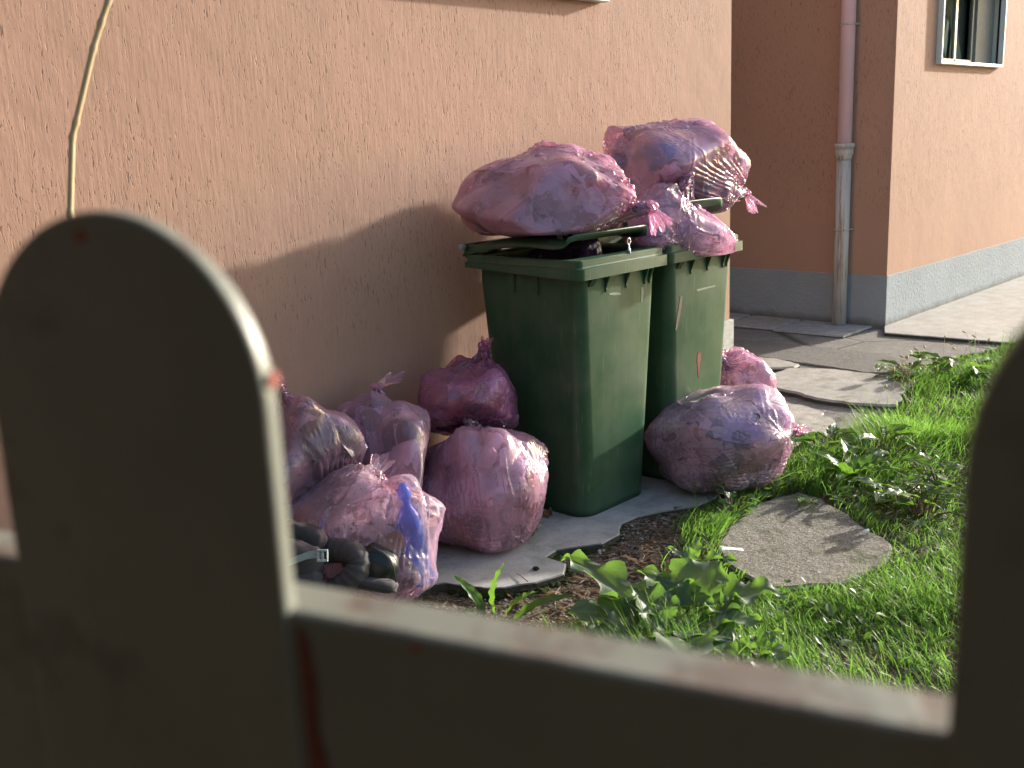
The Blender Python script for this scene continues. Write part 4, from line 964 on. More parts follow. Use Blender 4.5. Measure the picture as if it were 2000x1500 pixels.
mb = MB(); sbox(mb, -6.3, 6.8, -4.8, -.30, 3.05, 3.12, -.75); mb.build('roof', M_blocker, sky_blocker)  # added overhang above the camera, cuts sky light on the gate

# ------------------------------------------------------------------ dry cane
t = NT('dry_cane'); M_cane = t.done(t.bsdf(t.mix(t.noise(1, 3, .5, t.map((60, 60, 9))), (.44, .36, .18), (.33, .23, .12)), .55, 0, t.bump(t.noise(1, 3, .5, t.map((200, 200, 20))), .3, .001)))
def at_d(px, py, d): return CAM + ray(px, py) / F_PX * d
cp_ = [at_d(252, -150, 1.6), at_d(212, 0, 1.6), at_d(197, 45, 1.6), at_d(182, 95, 1.6), at_d(148, 240, 1.6), at_d(141, 268, 1.6), at_d(137, 420, 1.6)]
e_ = cp_[-1]; cp_ += [e_ + (.00, .01, -.4), np.array([e_[0] - .01, e_[1] + .03, -.06])]
path = []; rad = []
for a, b in zip(cp_, cp_[1:]):
    L = np.linalg.norm(b - a); n = max(3, int(L / .008))
    for i in range(n):
        u = i / n; path.append(a + (b - a) * u + np.array([.0, .0, 0])); dn = min(u, 1 - u) * L
        rad.append(.0047 + .0014 * math.exp(-(dn / .004) ** 2))
mb = MB(); mb.tube([p - np.array([e_[0], e_[1], 0]) for p in path], rad, 10)
o = mb.build('dry_cane', M_cane, smooth=True, loc=(e_[0], e_[1], 0)); tag(o, 'pale dry cane stalk with kinked joints standing between the gate and the wall', 'cane')

# ------------------------------------------------------------------ black padded seat in front of the nearest bag
M_blk = m_plain('black_fabric', (.018, .018, .020), .75, 0, .3, 60, .3); M_gry = m_plain('charcoal_fabric', (.055, .05, .055), .85, 0, .2, 80, .3)
M_strap = m_plain('grey_webbing', (.34, .42, .42), .6, 0, .1, 200, .4); M_blk2 = m_plain('black_nylon', (.008, .012, .012), .35, 0, .3, 30, .3)
DS = float((np.array(BJ.c) - CAM) @ fwd) - .30
seat = empty('padded_seat', tuple(on_z(680, 1210, 0)), 'black padded child seat with grey strap and buckle, half hidden behind the gate rail', 'child seat')
so_ = np.array(seat.location)
rx, uy, fz = right, -down, fwd
def pad(name, px, py, d, rx_, ry_, rz_, mat, ang=0, e=.55, seed=0, wr=.03):
    """squashed cushion facing the lane"""
    n, m = 28, 20; V = []; rs = np.random.RandomState(seed); k3 = rs.normal(size=(4, 3)) * 6
    c = at_d(px, py, d); ca, sa = math.cos(ang), math.sin(ang)
    sg = lambda x, p: math.copysign(abs(x) ** p, x)
    for j in range(m + 1):
        ph = -PI / 2 + PI * j / m
        for i in range(n):
            w = 2 * PI * i / n; x = sg(math.cos(ph), e) * sg(math.cos(w), e); y = sg(math.cos(ph), e) * sg(math.sin(w), e); z = sg(math.sin(ph), 1.0)
            s = 1 + wr * sum(math.sin(k @ np.array([x, y, z])) for k in k3)
            X_, Y_ = x * rx_ * s, y * ry_ * s
            V.append(c + rx * (X_ * ca - Y_ * sa) + uy * (X_ * sa + Y_ * ca) + fz * z * rz_ - so_)
    mb = MB(); mb.add(V, [(j * n + i, j * n + (i + 1) % n, (j + 1) * n + (i + 1) % n, (j + 1) * n + i) for j in range(m) for i in range(n)])
    return mb.build(name, mat, seat, smooth=True)
PXM = DS / F_PX
pad('back_pad', 590, 1062, DS + .03, 48 * PXM, 40 * PXM, .05, M_blk, -.25, .6, 1)
pad('side_pad', 575, 1092, DS - .02, 58 * PXM, 38 * PXM, .05, M_gry, -.35, .7, 2)
pad('side_pad', 592, 1135, DS - .03, 40 * PXM, 28 * PXM, .04, M_gry, -.1, .7, 3)
pts = [at_d(x, y, DS + dz) - so_ for x, y, dz in ((628, 1078, .06), (648, 1075, .05), (672, 1076, .03), (692, 1084, .01), (700, 1102, 0), (693, 1122, -.01), (676, 1140, -.01), (650, 1156, .0), (620, 1170, .0))]
sp_ = []
for i in range(len(pts) - 1):
    p0, p1, p2, p3 = pts[max(i - 1, 0)], pts[i], pts[i + 1], pts[min(i + 2, len(pts) - 1)]
    for u in np.linspace(0, 1, 7)[:-1]: sp_.append(.5 * ((2 * p1) + (p2 - p0) * u + (2 * p0 - 5 * p1 + 4 * p2 - p3) * u ** 2 + (3 * p1 - p0 - 3 * p2 + p3) * u ** 3))
mb = MB(); mb.tube(sp_, [.040 + .0018 * math.sin(i * 1.9) for i in range(len(sp_))], 20); mb.build('padded_roll', M_gry, seat, smooth=True)
pad('hood', 735, 1108, DS + .05, 42 * PXM, 42 * PXM, .06, M_blk2, -.6, .75, 5)
pad('seat_edge', 728, 1140, DS + .0, 50 * PXM, 14 * PXM, .04, M_gry, -.15, .7, 6)
pp_ = [at_d(x, y, DS - .0) - so_ for x, y in ((712, 1068), (730, 1070), (748, 1079), (762, 1094), (770, 1112), (774, 1146))]
mb = MB(); mb.tube(pp_, .0022, 6); mb.build('piping', M_blk, seat, smooth=True)
mb = MB(); sv = []
for x, y in ((545, 1106), (575, 1094), (600, 1085), (626, 1081)):
    for dy in (-7, 7): sv.append(at_d(x, y + dy, DS - .085) - so_)
sv2 = [p + fz * .002 for p in sv]
mb.add(sv + sv2, [(2 * i, 2 * i + 1, 2 * i + 3, 2 * i + 2) for i in range(3)] + [(8 + 2 * i, 8 + 2 * i + 2, 8 + 2 * i + 3, 8 + 2 * i + 1) for i in range(3)] + [(2 * i, 2 * i + 2, 8 + 2 * i + 2, 8 + 2 * i) for i in range(3)] + [(2 * i + 1, 8 + 2 * i + 1, 8 + 2 * i + 3, 2 * i + 3) for i in range(3)])
st_ = mb.build('strap', M_strap, seat)
mb = MB(); c = at_d(630, 1085, DS - .088) - so_; T = Matrix(((rx[0], uy[0], fz[0], c[0]), (rx[1], uy[1], fz[1], c[1]), (rx[2], uy[2], fz[2], c[2]), (0, 0, 0, 1)))
mb.box((-.017, -.019, -.006), (.017, -.013, .006), 0, T); mb.box((-.017, .013, -.006), (.017, .019, .006), 0, T); mb.box((-.017, -.0129, -.006), (-.012, .0129, .006), 0, T); mb.box((.012, -.0129, -.006), (.017, .0129, .006), 0, T); mb.box((-.003, -.0129, -.004), (.003, .0129, .004), 0, T)
mb.build('buckle', m_plain('grey_plastic', (.42, .50, .50), .35), st_, bevel=.0015)

# ------------------------------------------------------------------ garden stone, litter, plants, grass
stone = [tuple(on_z(x, y, -.008)[:2]) for x, y in ((1398, 1062), (1422, 1028), (1482, 981), (1560, 960), (1604, 972), (1742, 1060), (1732, 1096), (1645, 1142), (1500, 1146), (1418, 1098))]
ar = sum(a[0] * b[1] - b[0] * a[1] for a, b in zip(stone, stone[1:] + stone[:1]))
if ar < 0: stone = stone[::-1]
mb = MB(); mb.prism(rough_poly(stone, .05, .009, 4), -.10, -.008, 0, .010); o = mb.build('stone_slab', [M_rock, M_side]); tag(o, 'grey weathered stone slab set in the grass', 'stone')
stc = np.mean(stone, 0)
def inside(poly, x, y):
    r = np.zeros(np.shape(x), bool); n = len(poly)
    for i in range(n):
        (x0, y0), (x1, y1) = poly[i], poly[(i + 1) % n]
        c = ((y0 > y) != (y1 > y)) & (x < (x1 - x0) * (y - y0) / (y1 - y0 + 1e-12) + x0); r ^= c
    return r
M_grass = m_leaf('grass_blade', (.06, .15, .03), (.11, .235, .045), (.34, .28, .14), .45, .55, False, (.25, .50, .07))
M_weed = m_leaf('broad_leaf', (.045, .105, .035), (.075, .15, .04), None, .42, .42, True, (.26, .52, .04))
M_big = m_leaf('wavy_leaf', (.085, .135, .085), (.11, .165, .085), None, .5, .34, True, (.28, .58, .04))
M_violet = m_leaf('heart_leaf', (.035, .10, .055), (.06, .15, .05), None, .32, .35, True)
M_stem = m_plain('leaf_stem', (.16, .09, .07), .6)

def blades(x, y, z, ln, wd, seed, lean=.45, ldir=None):
    r = np.random.RandomState(seed); n = len(x); a = r.uniform(0, 2 * PI, n) if ldir is None else ldir + r.normal(size=n) * .9
    dx, dy = np.cos(a), np.sin(a); sd = r.uniform(0, 2 * PI, n); sx, sy = np.cos(sd), np.sin(sd)
    le = np.abs(r.normal(size=n)) * lean + .1; cu = r.uniform(.1, .9, n) * lean * 1.6
    V = np.zeros((n, 9, 3)); ts = (0, .3, .62, .85, 1.0); ws = (.8, 1.0, .8, .5)
    for k, t in enumerate(ts):
        off = ln * t * (le * .6 + cu * t); zz = ln * t * np.sqrt(np.maximum(.12, 1 - (le * .45 + cu * t * .55) ** 2))
        cx, cy, cz = x + dx * off, y + dy * off, z + zz
        if k < 4:
            w = wd * ws[k] * .5
            V[:, 2 * k] = np.stack([cx - sx * w, cy - sy * w, cz], -1); V[:, 2 * k + 1] = np.stack([cx + sx * w, cy + sy * w, cz], -1)
        else: V[:, 8] = np.stack([cx, cy, cz], -1)
    b = (np.arange(n) * 9)[:, None]; Q = np.concatenate([b + np.array([[0, 1, 3, 2]]), b + np.array([[2, 3, 5, 4]]), b + np.array([[4, 5, 7, 6]])], 0)
    T = b + np.array([[6, 7, 8]])
    return V.reshape(-1, 3), Q, T, np.repeat(r.uniform(0, 1, n), 9)
rs = np.random.RandomState(77)
# where grass grows: everything on the garden side of the path, thin over the bare soil, none on the stone
edge = np.array([(-2, 2.6), (1.5, 2.5), (2.2, 2.30), (2.5, 2.12), (2.8, 2.0), (3.1, 2.15), (3.35, 2.30), (3.6, 2.33), (3.8, 2.36), (4.1, 2.34), (4.5, 2.36), (5.0, 2.36), (5.4, 2.36), (6.0, 2.52), (6.6, 2.62), (7.2, 2.60), (8.0, 2.32), (14, 1.9)])
N = 330000
x = 1.2 + 8.3 * rs.uniform(0, 1, N) ** 1.35; y = rs.uniform(.35, 2.75, N)
ey = np.interp(x, edge[:, 0], edge[:, 1]) + .05 * vnoise(x, y, 9, 9)
d_edge = ey - y
dens = np.clip(d_edge / .10, 0, 1) * np.clip(.55 + .95 * vnoise(x, y, 10, 3.2) + .35 * vnoise(x, y, 13, 9), .2, 1)
soil = np.exp(-(((x - 2.97) / .30) ** 2 + ((y - 2.18) / .20) ** 2) ** 1.3); dens *= 1 - .95 * soil
soil2 = np.exp(-(((x - 2.25) / .5) ** 2 + ((y - 2.2) / .3) ** 2)); dens *= 1 - .75 * soil2
dens *= ~inside(stone, x, y)
for (px_q, py_q, rq, kq) in ((1300, 1215, .24, .8), (1480, 1270, .12, .6), (965, 1215, .14, .8), (1665, 945, .16, .6), (1350, 1110, .08, .7), (1430, 1010, .08, .5)):
    cq = on_z(px_q, py_q, -.03); dens *= 1 - kq * np.exp(-((np.hypot(x - cq[0], y - cq[1]) / rq) ** 4))
keep = rs.uniform(0, 1, N) < dens * np.clip(1.25 - (x - 2) * .10, .45, 1); x, y = x[keep], y[keep]
hn = .5 + .5 * vnoise(x, y, 11, 2.4)
near_stone = np.exp(-((np.hypot(x - stc[0], y - stc[1]) - .45) / .12) ** 2)
ln = (.035 + .12 * hn ** 1.4) * rs.uniform(.5, 1.6, len(x)) * (1 - .35 * near_stone) * np.where(x > 4.8, 1.15, 1)
wd = rs.uniform(.0016, .0042, len(x)) * np.where(x > 5, 1.35, 1)
ld = PI * .9 + 2.2 * vnoise(x, y, 12, 1.6)
V, Q, T, rn = blades(x, y, ground_h(x, y) - .004, ln, wd, 5, .5, ld)
# seed-headed stalks and long arching blades at the margin
def add_faces_mesh(name, V, Q, T, mats, attr):
    me = bpy.data.meshes.new(name); me.vertices.add(len(V)); me.vertices.foreach_set('co', np.asarray(V, np.float32).ravel())
    lp = np.concatenate([Q.ravel(), T.ravel()]).astype(np.int32); me.loops.add(len(lp)); me.loops.foreach_set('vertex_index', lp)
    ls = np.concatenate([np.arange(len(Q)) * 4, len(Q) * 4 + np.arange(len(T)) * 3]).astype(np.int32); me.polygons.add(len(ls)); me.polygons.foreach_set('loop_start', ls)
    me.materials.append(mats)
    for k, a in attr.items(): at = me.attributes.new(k, 'FLOAT', 'POINT'); at.data.foreach_set('value', np.asarray(a, np.float32))
    me.update(calc_edges=True); me.validate(); return link(bpy.data.objects.new(name, me))
print('blades', len(x))
tag(add_faces_mesh('grass', V, Q, T, M_grass, {'rnd': rn}), 'bright green grass growing along the path', 'grass', kind='stuff')
N2 = 130; ex = rs.uniform(3.2, 8.0, N2); ey2 = np.interp(ex, edge[:, 0], edge[:, 1]) - rs.uniform(.0, .25, N2); ok = ~inside(stone, ex, ey2); ex, ey2 = ex[ok], ey2[ok]
V, Q, T, rn = blades(ex, ey2, ground_h(ex, ey2), rs.uniform(.14, .26, len(ex)), rs.uniform(.002, .004, len(ex)), 15, .75)
tag(add_faces_mesh('long_grass', V, Q, T, M_grass, {'rnd': rn * .8}), 'long arching grass blades at the edge of the path', 'grass', kind='stuff')
# foxtail stalks
M_seed = m_plain('seed_head', (.42, .36, .16), .8, 0, .3, 200, .6)
mb = MB()
for _ in range(26):
    x0 = rs.uniform(5.6, 7.4); y0 = np.interp(x0, edge[:, 0], edge[:, 1]) - rs.uniform(.02, .22); h = rs.uniform(.14, .26); a = rs.uniform(0, 6.28); b = rs.uniform(.02, .07)
    P_ = [(x0 + math.cos(a) * b * t * t, y0 + math.sin(a) * b * t * t, -.05 + h * (t - .12 * t ** 3)) for t in np.linspace(0, 1, 7)]
    mb.tube(P_, .0011, 4)
    e0 = Vector(P_[-1]); dr = Vector((math.cos(a) * .7, math.sin(a) * .7, .35)).normalized() * .035
    mb.tube([e0, e0 + dr * .2, e0 + dr * .6, e0 + dr], [.002, .0055, .0055, .001], 6)
tag(mb.build('foxtail_grass', M_seed, smooth=True), 'thin stalks with pale seed heads at the far edge of the grass', 'grass', kind='stuff')

def leaf(base, tip, width, m, wave=0.0, lobes=0.0, teeth=7, droop=.25, fold=.25, roll=0, seed=0, n=40, mm=13, shape=1.0, heart=False):
    """one blade from base to tip: outline, midrib fold, arch, wavy margin"""
    r = np.random.RandomState(seed); base = np.array(base, float); tip = np.array(tip, float); L = np.linalg.norm(tip - base); d = (tip - base) / L
    s = unit(np.cross(d, (0, 0, 1.0)) + 1e-6); u = np.cross(s, d); cr, sr = math.cos(roll), math.sin(roll); s, u = s * cr + u * sr, u * cr - s * sr
    ph = r.uniform(0, 6, 4); V = []; rn = []; ve = []
    for i in range(n):
        t = i / (n - 1)
        if heart: w = width * (math.sin(PI * min(t * .98 + .02, 1)) ** .5) * (1.15 - .55 * t)
        else: w = width * (math.sin(PI * min(t ** (.62 * shape) * .985 + .015, 1)) ** .75)
        for j in range(mm):
            v = -1 + 2 * j / (mm - 1); side = 0 if v < 0 else 1
            ww = w * (1 - lobes * (.5 + .5 * math.sin(teeth * 2 * PI * t * .5 + ph[side])) * abs(v) ** 1.5 - .05 * math.sin(teeth * 9 * t + ph[side]) * (abs(v) > .9))
            zz = fold * abs(v) * w * .8 - fold * .3 * w + wave * width * abs(v) ** 2.2 * .6 * math.sin(teeth * .75 * PI * t + ph[2 + side] + .8 * math.sin(5 * t)) + droop * L * (4 * t * (1 - t)) * .35
            zz += .02 * width * math.sin(9 * v + 14 * t)
            V.append(base + d * L * t + s * v * ww + u * zz); rn.append(.2 + .6 * r.uniform() * 0 + ph[0] / 12)
            sv = abs(math.sin(PI * (t * teeth * .8 - abs(v) * 1.1)));
            ve.append(max(1 if j == mm // 2 else 0, (1 - min(1, sv * 5)) * .55))
    F = [(i * mm + j, i * mm + j + 1, (i + 1) * mm + j + 1, (i + 1) * mm + j) for i in range(n - 1) for j in range(mm - 1)]
    return V, F, rn, ve
class Plant:
    def __init__(s, name, pos, label, cat, mat, group=None):
        s.root = empty(name, pos, label, cat, group); s.o = np.array(pos, float); s.mat = mat; s.k = 0
    def leaf(s, base, tip, width, stem=True, part='leaf', **kw):
        V, F, rn, ve = leaf(base, tip, width, s.mat, seed=int(s.o[0] * 100) + s.k, **kw); s.k += 1
        fast_mesh(part, np.array(V) - s.o, np.array(F), s.mat, s.root, True, {'rnd': rn, 'vein': ve})
        if stem:
            mb = MB(); b = np.array(base) - s.o; r0 = np.array([b[0] * .15, b[1] * .15, -.04]); mid = (b + r0) / 2 + np.array([0, 0, .02])
            mb.tube([r0, mid, b, b + (np.array(tip) - base) * .12], [.004, .0035, .003, .002], 6); mb.build('stem', M_stem, s.root, smooth=True)
def P3(px, py, z): return on_z(px, py, z)
# big wavy-leaved plant in the foreground
bp = P3(1300, 1225, -.03); pl = Plant('wavy_leaf_plant', tuple(bp), 'large plant with wavy lobed grey-green leaves in front of the soil patch', 'plant', M_big)
for (b, bz, tpx, tz, w, kw) in [
    ((1262, 1205), .06, (1095, 1085), .10, 0.075, dict(wave=0.46, lobes=0.34, teeth=9, droop=.2, fold=.5)),
    ((1322, 1185), .07, (1405, 1095), .15, 0.128, dict(wave=0.19, lobes=0.26, teeth=7, droop=.25, fold=.25)),
    ((1385, 1180), .06, (1535, 1160), .10, 0.090, dict(wave=0.34, lobes=0.30, teeth=8, droop=.3, fold=.3)),
    ((1335, 1225), .05, (1432, 1250), .07, 0.120, dict(wave=0.15, lobes=0.15, teeth=7, droop=.25, fold=.2)),
    ((1325, 1190), .06, (1285, 1125), .12, 0.075, dict(wave=0.43, lobes=0.30, teeth=7, droop=.2, fold=.7)),
    ((1250, 1215), .04, (1105, 1195), .05, 0.105, dict(wave=0.15, lobes=0.15, teeth=7, droop=.2, fold=.2)),
    ((1262, 1245), .05, (1140, 1250), .05, 0.098, dict(wave=0.19, lobes=0.15, teeth=8, droop=.25, fold=.25)),
    ((1330, 1240), .05, (1345, 1320), .08, 0.090, dict(wave=0.28, lobes=0.15, teeth=7, droop=.3, fold=.3)),
    ((1300, 1215), .07, (1235, 1150), .10, 0.068, dict(wave=0.43, lobes=0.22, teeth=7, droop=.3, fold=.7)),
    ((1345, 1190), .06, (1345, 1130), .13, 0.060, dict(wave=0.43, lobes=0.22, teeth=6, droop=.3, fold=.8)),
    ((1290, 1235), .06, (1270, 1180), .11, 0.068, dict(wave=0.37, lobes=0.22, teeth=6, droop=.3, fold=.6)),
    ((1230, 1225), .04, (1170, 1165), .07, .060, dict(wave=.3, lobes=.2, teeth=6, droop=.3, fold=.3)),
    ((1250, 1260), .03, (1190, 1290), .05, .075, dict(wave=.25, lobes=.15, teeth=6, droop=.3, fold=.2)),
    ((1370, 1225), .05, (1490, 1215), .08, .070, dict(wave=.35, lobes=.25, teeth=6, droop=.3, fold=.3)),
    ((1300, 1260), .04, (1260, 1300), .06, .070, dict(wave=.3, lobes=.2, teeth=6, droop=.3, fold=.3)),
    ((1350, 1255), .04, (1440, 1290), .06, .075, dict(wave=.3, lobes=.2, teeth=6, droop=.3, fold=.3)),
    ((1310, 1165), .05, (1240, 1110), .08, .050, dict(wave=.4, lobes=.3, teeth=6, droop=.3, fold=.4)),
    ((1380, 1200), .05, (1450, 1190), .09, 0.068, dict(wave=0.43, lobes=0.26, teeth=6, droop=.3, fold=.6))]:
    pl.leaf(P3(*b, bz + .02), P3(*tpx, tz + .03), w * 1.1, **kw)
bp = P3(1480, 1270, -.03); pl = Plant('wavy_leaf_plant', tuple(bp), 'dark leaved plant beside the gate rail, right of the large wavy plant', 'plant', M_big)
for b, tpx, tz, w in (((1470, 1265), (1530, 1235), .07, .05), ((1480, 1275), (1550, 1290), .06, .055), ((1465, 1270), (1440, 1245), .09, .035), ((1475, 1285), (1500, 1330), .05, .05)):
    pl.leaf(P3(*b, .03), P3(*tpx, tz), w, wave=.35, lobes=.35, teeth=7, droop=.3, fold=.3)
bp = P3(1350, 1120, -.03); pl = Plant('wavy_leaf_plant', tuple(bp), 'small plant with pale sunlit lobed leaves touching the stone slab', 'plant', M_big)
for b, tpx, tz, w in (((1345, 1100), (1300, 1070), .07, .03), ((1350, 1095), (1365, 1050), .09, .035), ((1360, 1100), (1440, 1095), .07, .038), ((1348, 1105), (1345, 1065), .10, .03), ((1340, 1110), (1310, 1105), .05, .026)):
    pl.leaf(P3(*b, .03), P3(*tpx, tz), w, wave=.5, lobes=.3, teeth=6, droop=.3, fold=.4)
bp = P3(965, 1215, -.03); pl = Plant('dock_plant', tuple(bp), 'dock plant with long crinkled upright leaves at the edge of the concrete', 'plant', M_weed)
for b, tpx, tz, w, kw in (((945, 1205), (880, 1122), .14, .024, dict(fold=.7)), ((968, 1200), (985, 1100), .19, .030, dict(fold=.35, roll=.3)), ((985, 1210), (1050, 1155), .12, .030, dict(fold=.3)), ((1000, 1215), (1130, 1165), .10, .036, dict(fold=.2)), ((950, 1225), (900, 1190), .08, .03, {}), ((975, 1225), (1010, 1240), .10, .03, {})):
    pl.leaf(P3(*b, .02), P3(*tpx, tz), w, wave=.16, lobes=.06, teeth=14, droop=.35, **kw)
bp = P3(1665, 945, -.03); pl = Plant('dock_plant', tuple(bp), 'rosette of broad glossy leaves in the sunlit grass behind the stone slab', 'plant', M_weed)
rsl = np.random.RandomState(12)
for q in range(15):
    a = 2 * PI * q / 15 + rsl.uniform(-.2, .2); L = rsl.uniform(.13, .24); b = bp + np.array([math.cos(a) * .03, math.sin(a) * .03, .03]); tpz = rsl.uniform(.06, .17)
    pl.leaf(b, bp + np.array([math.cos(a) * L, math.sin(a) * L, tpz]), rsl.uniform(.028, .042), wave=.15, lobes=.05, teeth=9, droop=.4, fold=.3, roll=rsl.uniform(-.4, .4))
def rosette(name, px, py, label, cat, mat, n, r0, r1, w0, w1, seed, h0=.04, h1=.12, heart=False, group=None, **kw):
    bp = P3(px, py, -.03); pl = Plant(name, tuple(bp), label, cat, mat, group); r = np.random.RandomState(seed)
    for q in range(n):
        a = r.uniform(0, 2 * PI); D = r.uniform(r0, r1); z = r.uniform(h0, h1); c = bp + np.array([math.cos(a) * D, math.sin(a) * D, z]); L = r.uniform(.8, 1.2) * (w0 + w1) * (1.0 if heart else 2.3)
        aa = a + r.uniform(-.9, .9); w = r.uniform(w0, w1)
        pl.leaf(c, c + np.array([math.cos(aa) * L, math.sin(aa) * L, r.uniform(-.02, .03)]), w, heart=heart, droop=.2, fold=r.uniform(.1, .5), roll=r.uniform(-.4, .4), **kw)
rosette('violet_plant', 1430, 1010, 'clump of heart-shaped leaves between the big sunlit bag and the stone slab', 'plant', M_violet, 20, .01, .11, .018, .027, 3, .02, .12, True, teeth=5)
rosette('violet_plant', 1505, 975, 'small heart-leaved clump at the far left corner of the stone slab', 'plant', M_violet, 8, .01, .06, .016, .024, 4, .01, .05, True, teeth=5)
rosette('broad_leaf_weed', 1560, 915, 'low broad leaved weed beside the sunlit bag and path edge', 'plant', M_weed, 14, .02, .12, .018, .03, 6, .03, .10, wave=.15)
rosette('broad_leaf_weed', 1620, 900, 'weed with upright blades between the path edge and the glossy rosette', 'plant', M_weed, 18, .02, .16, .024, .036, 26, .05, .15, wave=.15)
rosette('broad_leaf_weed', 1520, 945, 'leafy weed tucked against the right foot of the sunlit bag', 'plant', M_weed, 16, .02, .13, .016, .028, 27, .02, .10, wave=.15)
rosette('broad_leaf_weed', 1720, 900, 'taller leafy weed in the grass right of the glossy rosette', 'plant', M_weed, 16, .02, .16, .022, .034, 28, .04, .14, wave=.15)
rosette('broad_leaf_weed', 1600, 985, 'small leafy weed touching the top corner of the stone slab', 'plant', M_weed, 12, .02, .10, .014, .026, 29, .02, .07, wave=.15)
rosette('broad_leaf_weed', 1800, 1005, 'shiny leaved weed right of the stone slab, by the dark picket', 'plant', M_weed, 16, .02, .15, .02, .034, 7, .03, .12, wave=.25)
rosette('broad_leaf_weed', 1740, 985, 'broad leaved weed behind the right corner of the stone slab', 'plant', M_weed, 14, .02, .13, .018, .03, 8, .03, .10, wave=.2)
rosette('broad_leaf_weed', 1835, 960, 'broad leaved weed with pale flowers touching the dark picket', 'plant', M_weed, 14, .02, .14, .02, .034, 9, .04, .12, wave=.15)
rosette('broad_leaf_weed', 1800, 745, 'leafy weed at the far edge of the grass by the asphalt', 'plant', M_weed, 16, .03, .22, .03, .05, 10, .03, .12, wave=.15)
rosette('broad_leaf_weed', 1890, 735, 'leafy weed farthest away in the grass strip', 'plant', M_weed, 16, .03, .22, .03, .05, 11, .03, .12, wave=.15)
# small-leaved ground cover through the grass
N3 = 2600; cx = 2.2 + 6.0 * rs.uniform(0, 1, N3) ** 1.2; cyy = rs.uniform(.5, 2.6, N3); okk = (cyy < np.interp(cx, edge[:, 0], edge[:, 1]) - .02) & ~inside(stone, cx, cyy) & (rs.uniform(0, 1, N3) < np.clip(.35 + 1.2 * vnoise(cx, cyy, 21, 3), .02, 1))
cx, cyy = cx[okk], cyy[okk]; Vs = []; Fs = []; rr = []; vv_ = []; cnt = 0
for i in range(len(cx)):
    z = ground_h(cx[i], cyy[i]) + rs.uniform(.01, .055); a = rs.uniform(0, 6.28); L = rs.uniform(.018, .05)
    V, F, rn, ve = leaf((cx[i], cyy[i], z), (cx[i] + math.cos(a) * L, cyy[i] + math.sin(a) * L, z + rs.uniform(-.005, .03)), L * rs.uniform(.25, .5), None, seed=i, n=6, mm=5, droop=.2, fold=.3)
    Vs += V; Fs += [tuple(q + cnt for q in f) for f in F]; rr += rn; vv_ += ve; cnt += len(V)
tag(fast_mesh('weeds', np.array(Vs), np.array(Fs), M_weed, None, True, {'rnd': rr, 'vein': [0] * len(vv_)}), 'small-leaved weeds mixed into the grass', 'weeds', kind='stuff')
# tiny white flowers
M_fl = m_plain('white_petal', (.75, .75, .70), .6, 0, .05); mb = MB()
for _ in range(70):
    x0 = rs.uniform(3.0, 7.0); y0 = np.interp(x0, edge[:, 0], edge[:, 1]) - rs.uniform(.05, 1.0)
    if inside(stone, np.array(x0), np.array(y0)): continue
    z = rs.uniform(.02, .08); 
    for k in range(4):
        a = k * PI / 2 + rs.uniform(0, 1); q = .007; mb.add([(x0, y0, z), (x0 + q * math.cos(a - .5), y0 + q * math.sin(a - .5), z + .003), (x0 + 1.3 * q * math.cos(a), y0 + 1.3 * q * math.sin(a), z + .002), (x0 + q * math.cos(a + .5), y0 + q * math.sin(a + .5), z + .003)], [(0, 1, 2, 3)])
tag(mb.build('clover_flowers', M_fl), 'tiny white flowers scattered in the grass', 'flowers', kind='stuff')

# debris on the bare soil: grit, dry stalks, bits of leaf
M_dry = m_leaf('dry_bits', (.20, .155, .12), (.30, .25, .20), (.13, .08, .05), .8, .2, False, (.4, .25, .12))
N4 = 5200; x = rs.uniform(2.0, 3.75, N4); y = rs.uniform(1.7, 2.5, N4)
k_ = rs.uniform(0, 1, N4) < np.exp(-(((x - 2.98) / .45) ** 2 + ((y - 2.14) / .25) ** 2)) * (~inside(stone, x, y)) * ((y < 2.36) | (x > 3.3)); x, y = x[k_], y[k_]
V, Q, T, rn = blades(x, y, ground_h(x, y) + .002, rs.uniform(.012, .06, len(x)), rs.uniform(.0012, .006, len(x)), 31, 1.9)
V[:, 2] = np.minimum(V[:, 2], ground_h(V[:, 0], V[:, 1]) + rs.uniform(.003, .022, len(V)))
tag(add_faces_mesh('leaf_litter', V, Q, T, M_dry, {'rnd': rn}), 'dry stalks and leaf scraps on the bare soil', 'litter', kind='stuff')
M_peb = m_plain('pebble', (.34, .31, .28), .85, 0, .5, 9); mb = MB()
for _ in range(420):
    x0 = rs.normal(2.98, .30); y0 = rs.normal(2.17, .16); s = rs.uniform(.0025, .009)
    if _ > 330: x0, y0 = rs.uniform(2.3, 5.2), 2.36 + rs.normal(0, .05)
    if inside(stone, np.array(x0), np.array(y0)): continue
    zb = ground_h(np.array(x0), np.array(y0)) + .002
    P_, F_ = crumple(rs, s); P_[:, 2] *= .6; mb.add(P_ + (x0, y0, float(zb)), F_)
tag(mb.build('pebbles', M_peb), 'small pebbles and grit on the bare soil', 'pebbles', kind='stuff')
# moss under the broken edge of the concrete
M_moss = m_plain('moss', (.030, .045, .012), .95, 0, .5, 60, .9, .15, .01); mb = MB()
apo = [p for p in ap[5:26]]
for i, (a, b) in enumerate(zip(apo, apo[1:])):
    for u in np.arange(0, 1, .09):
        x0, y0 = a[0] + (b[0] - a[0]) * u, a[1] + (b[1] - a[1]) * u - .014; P_, F_ = crumple(rs, rs.uniform(.012, .024)); P_[:, 2] *= .7; mb.add(P_ + (x0 + rs.normal(0, .006), y0 + rs.normal(0, .008), -.034), F_)
tag(mb.build('moss', M_moss, smooth=True), 'dark moss along the broken concrete edge', 'moss', kind='stuff')
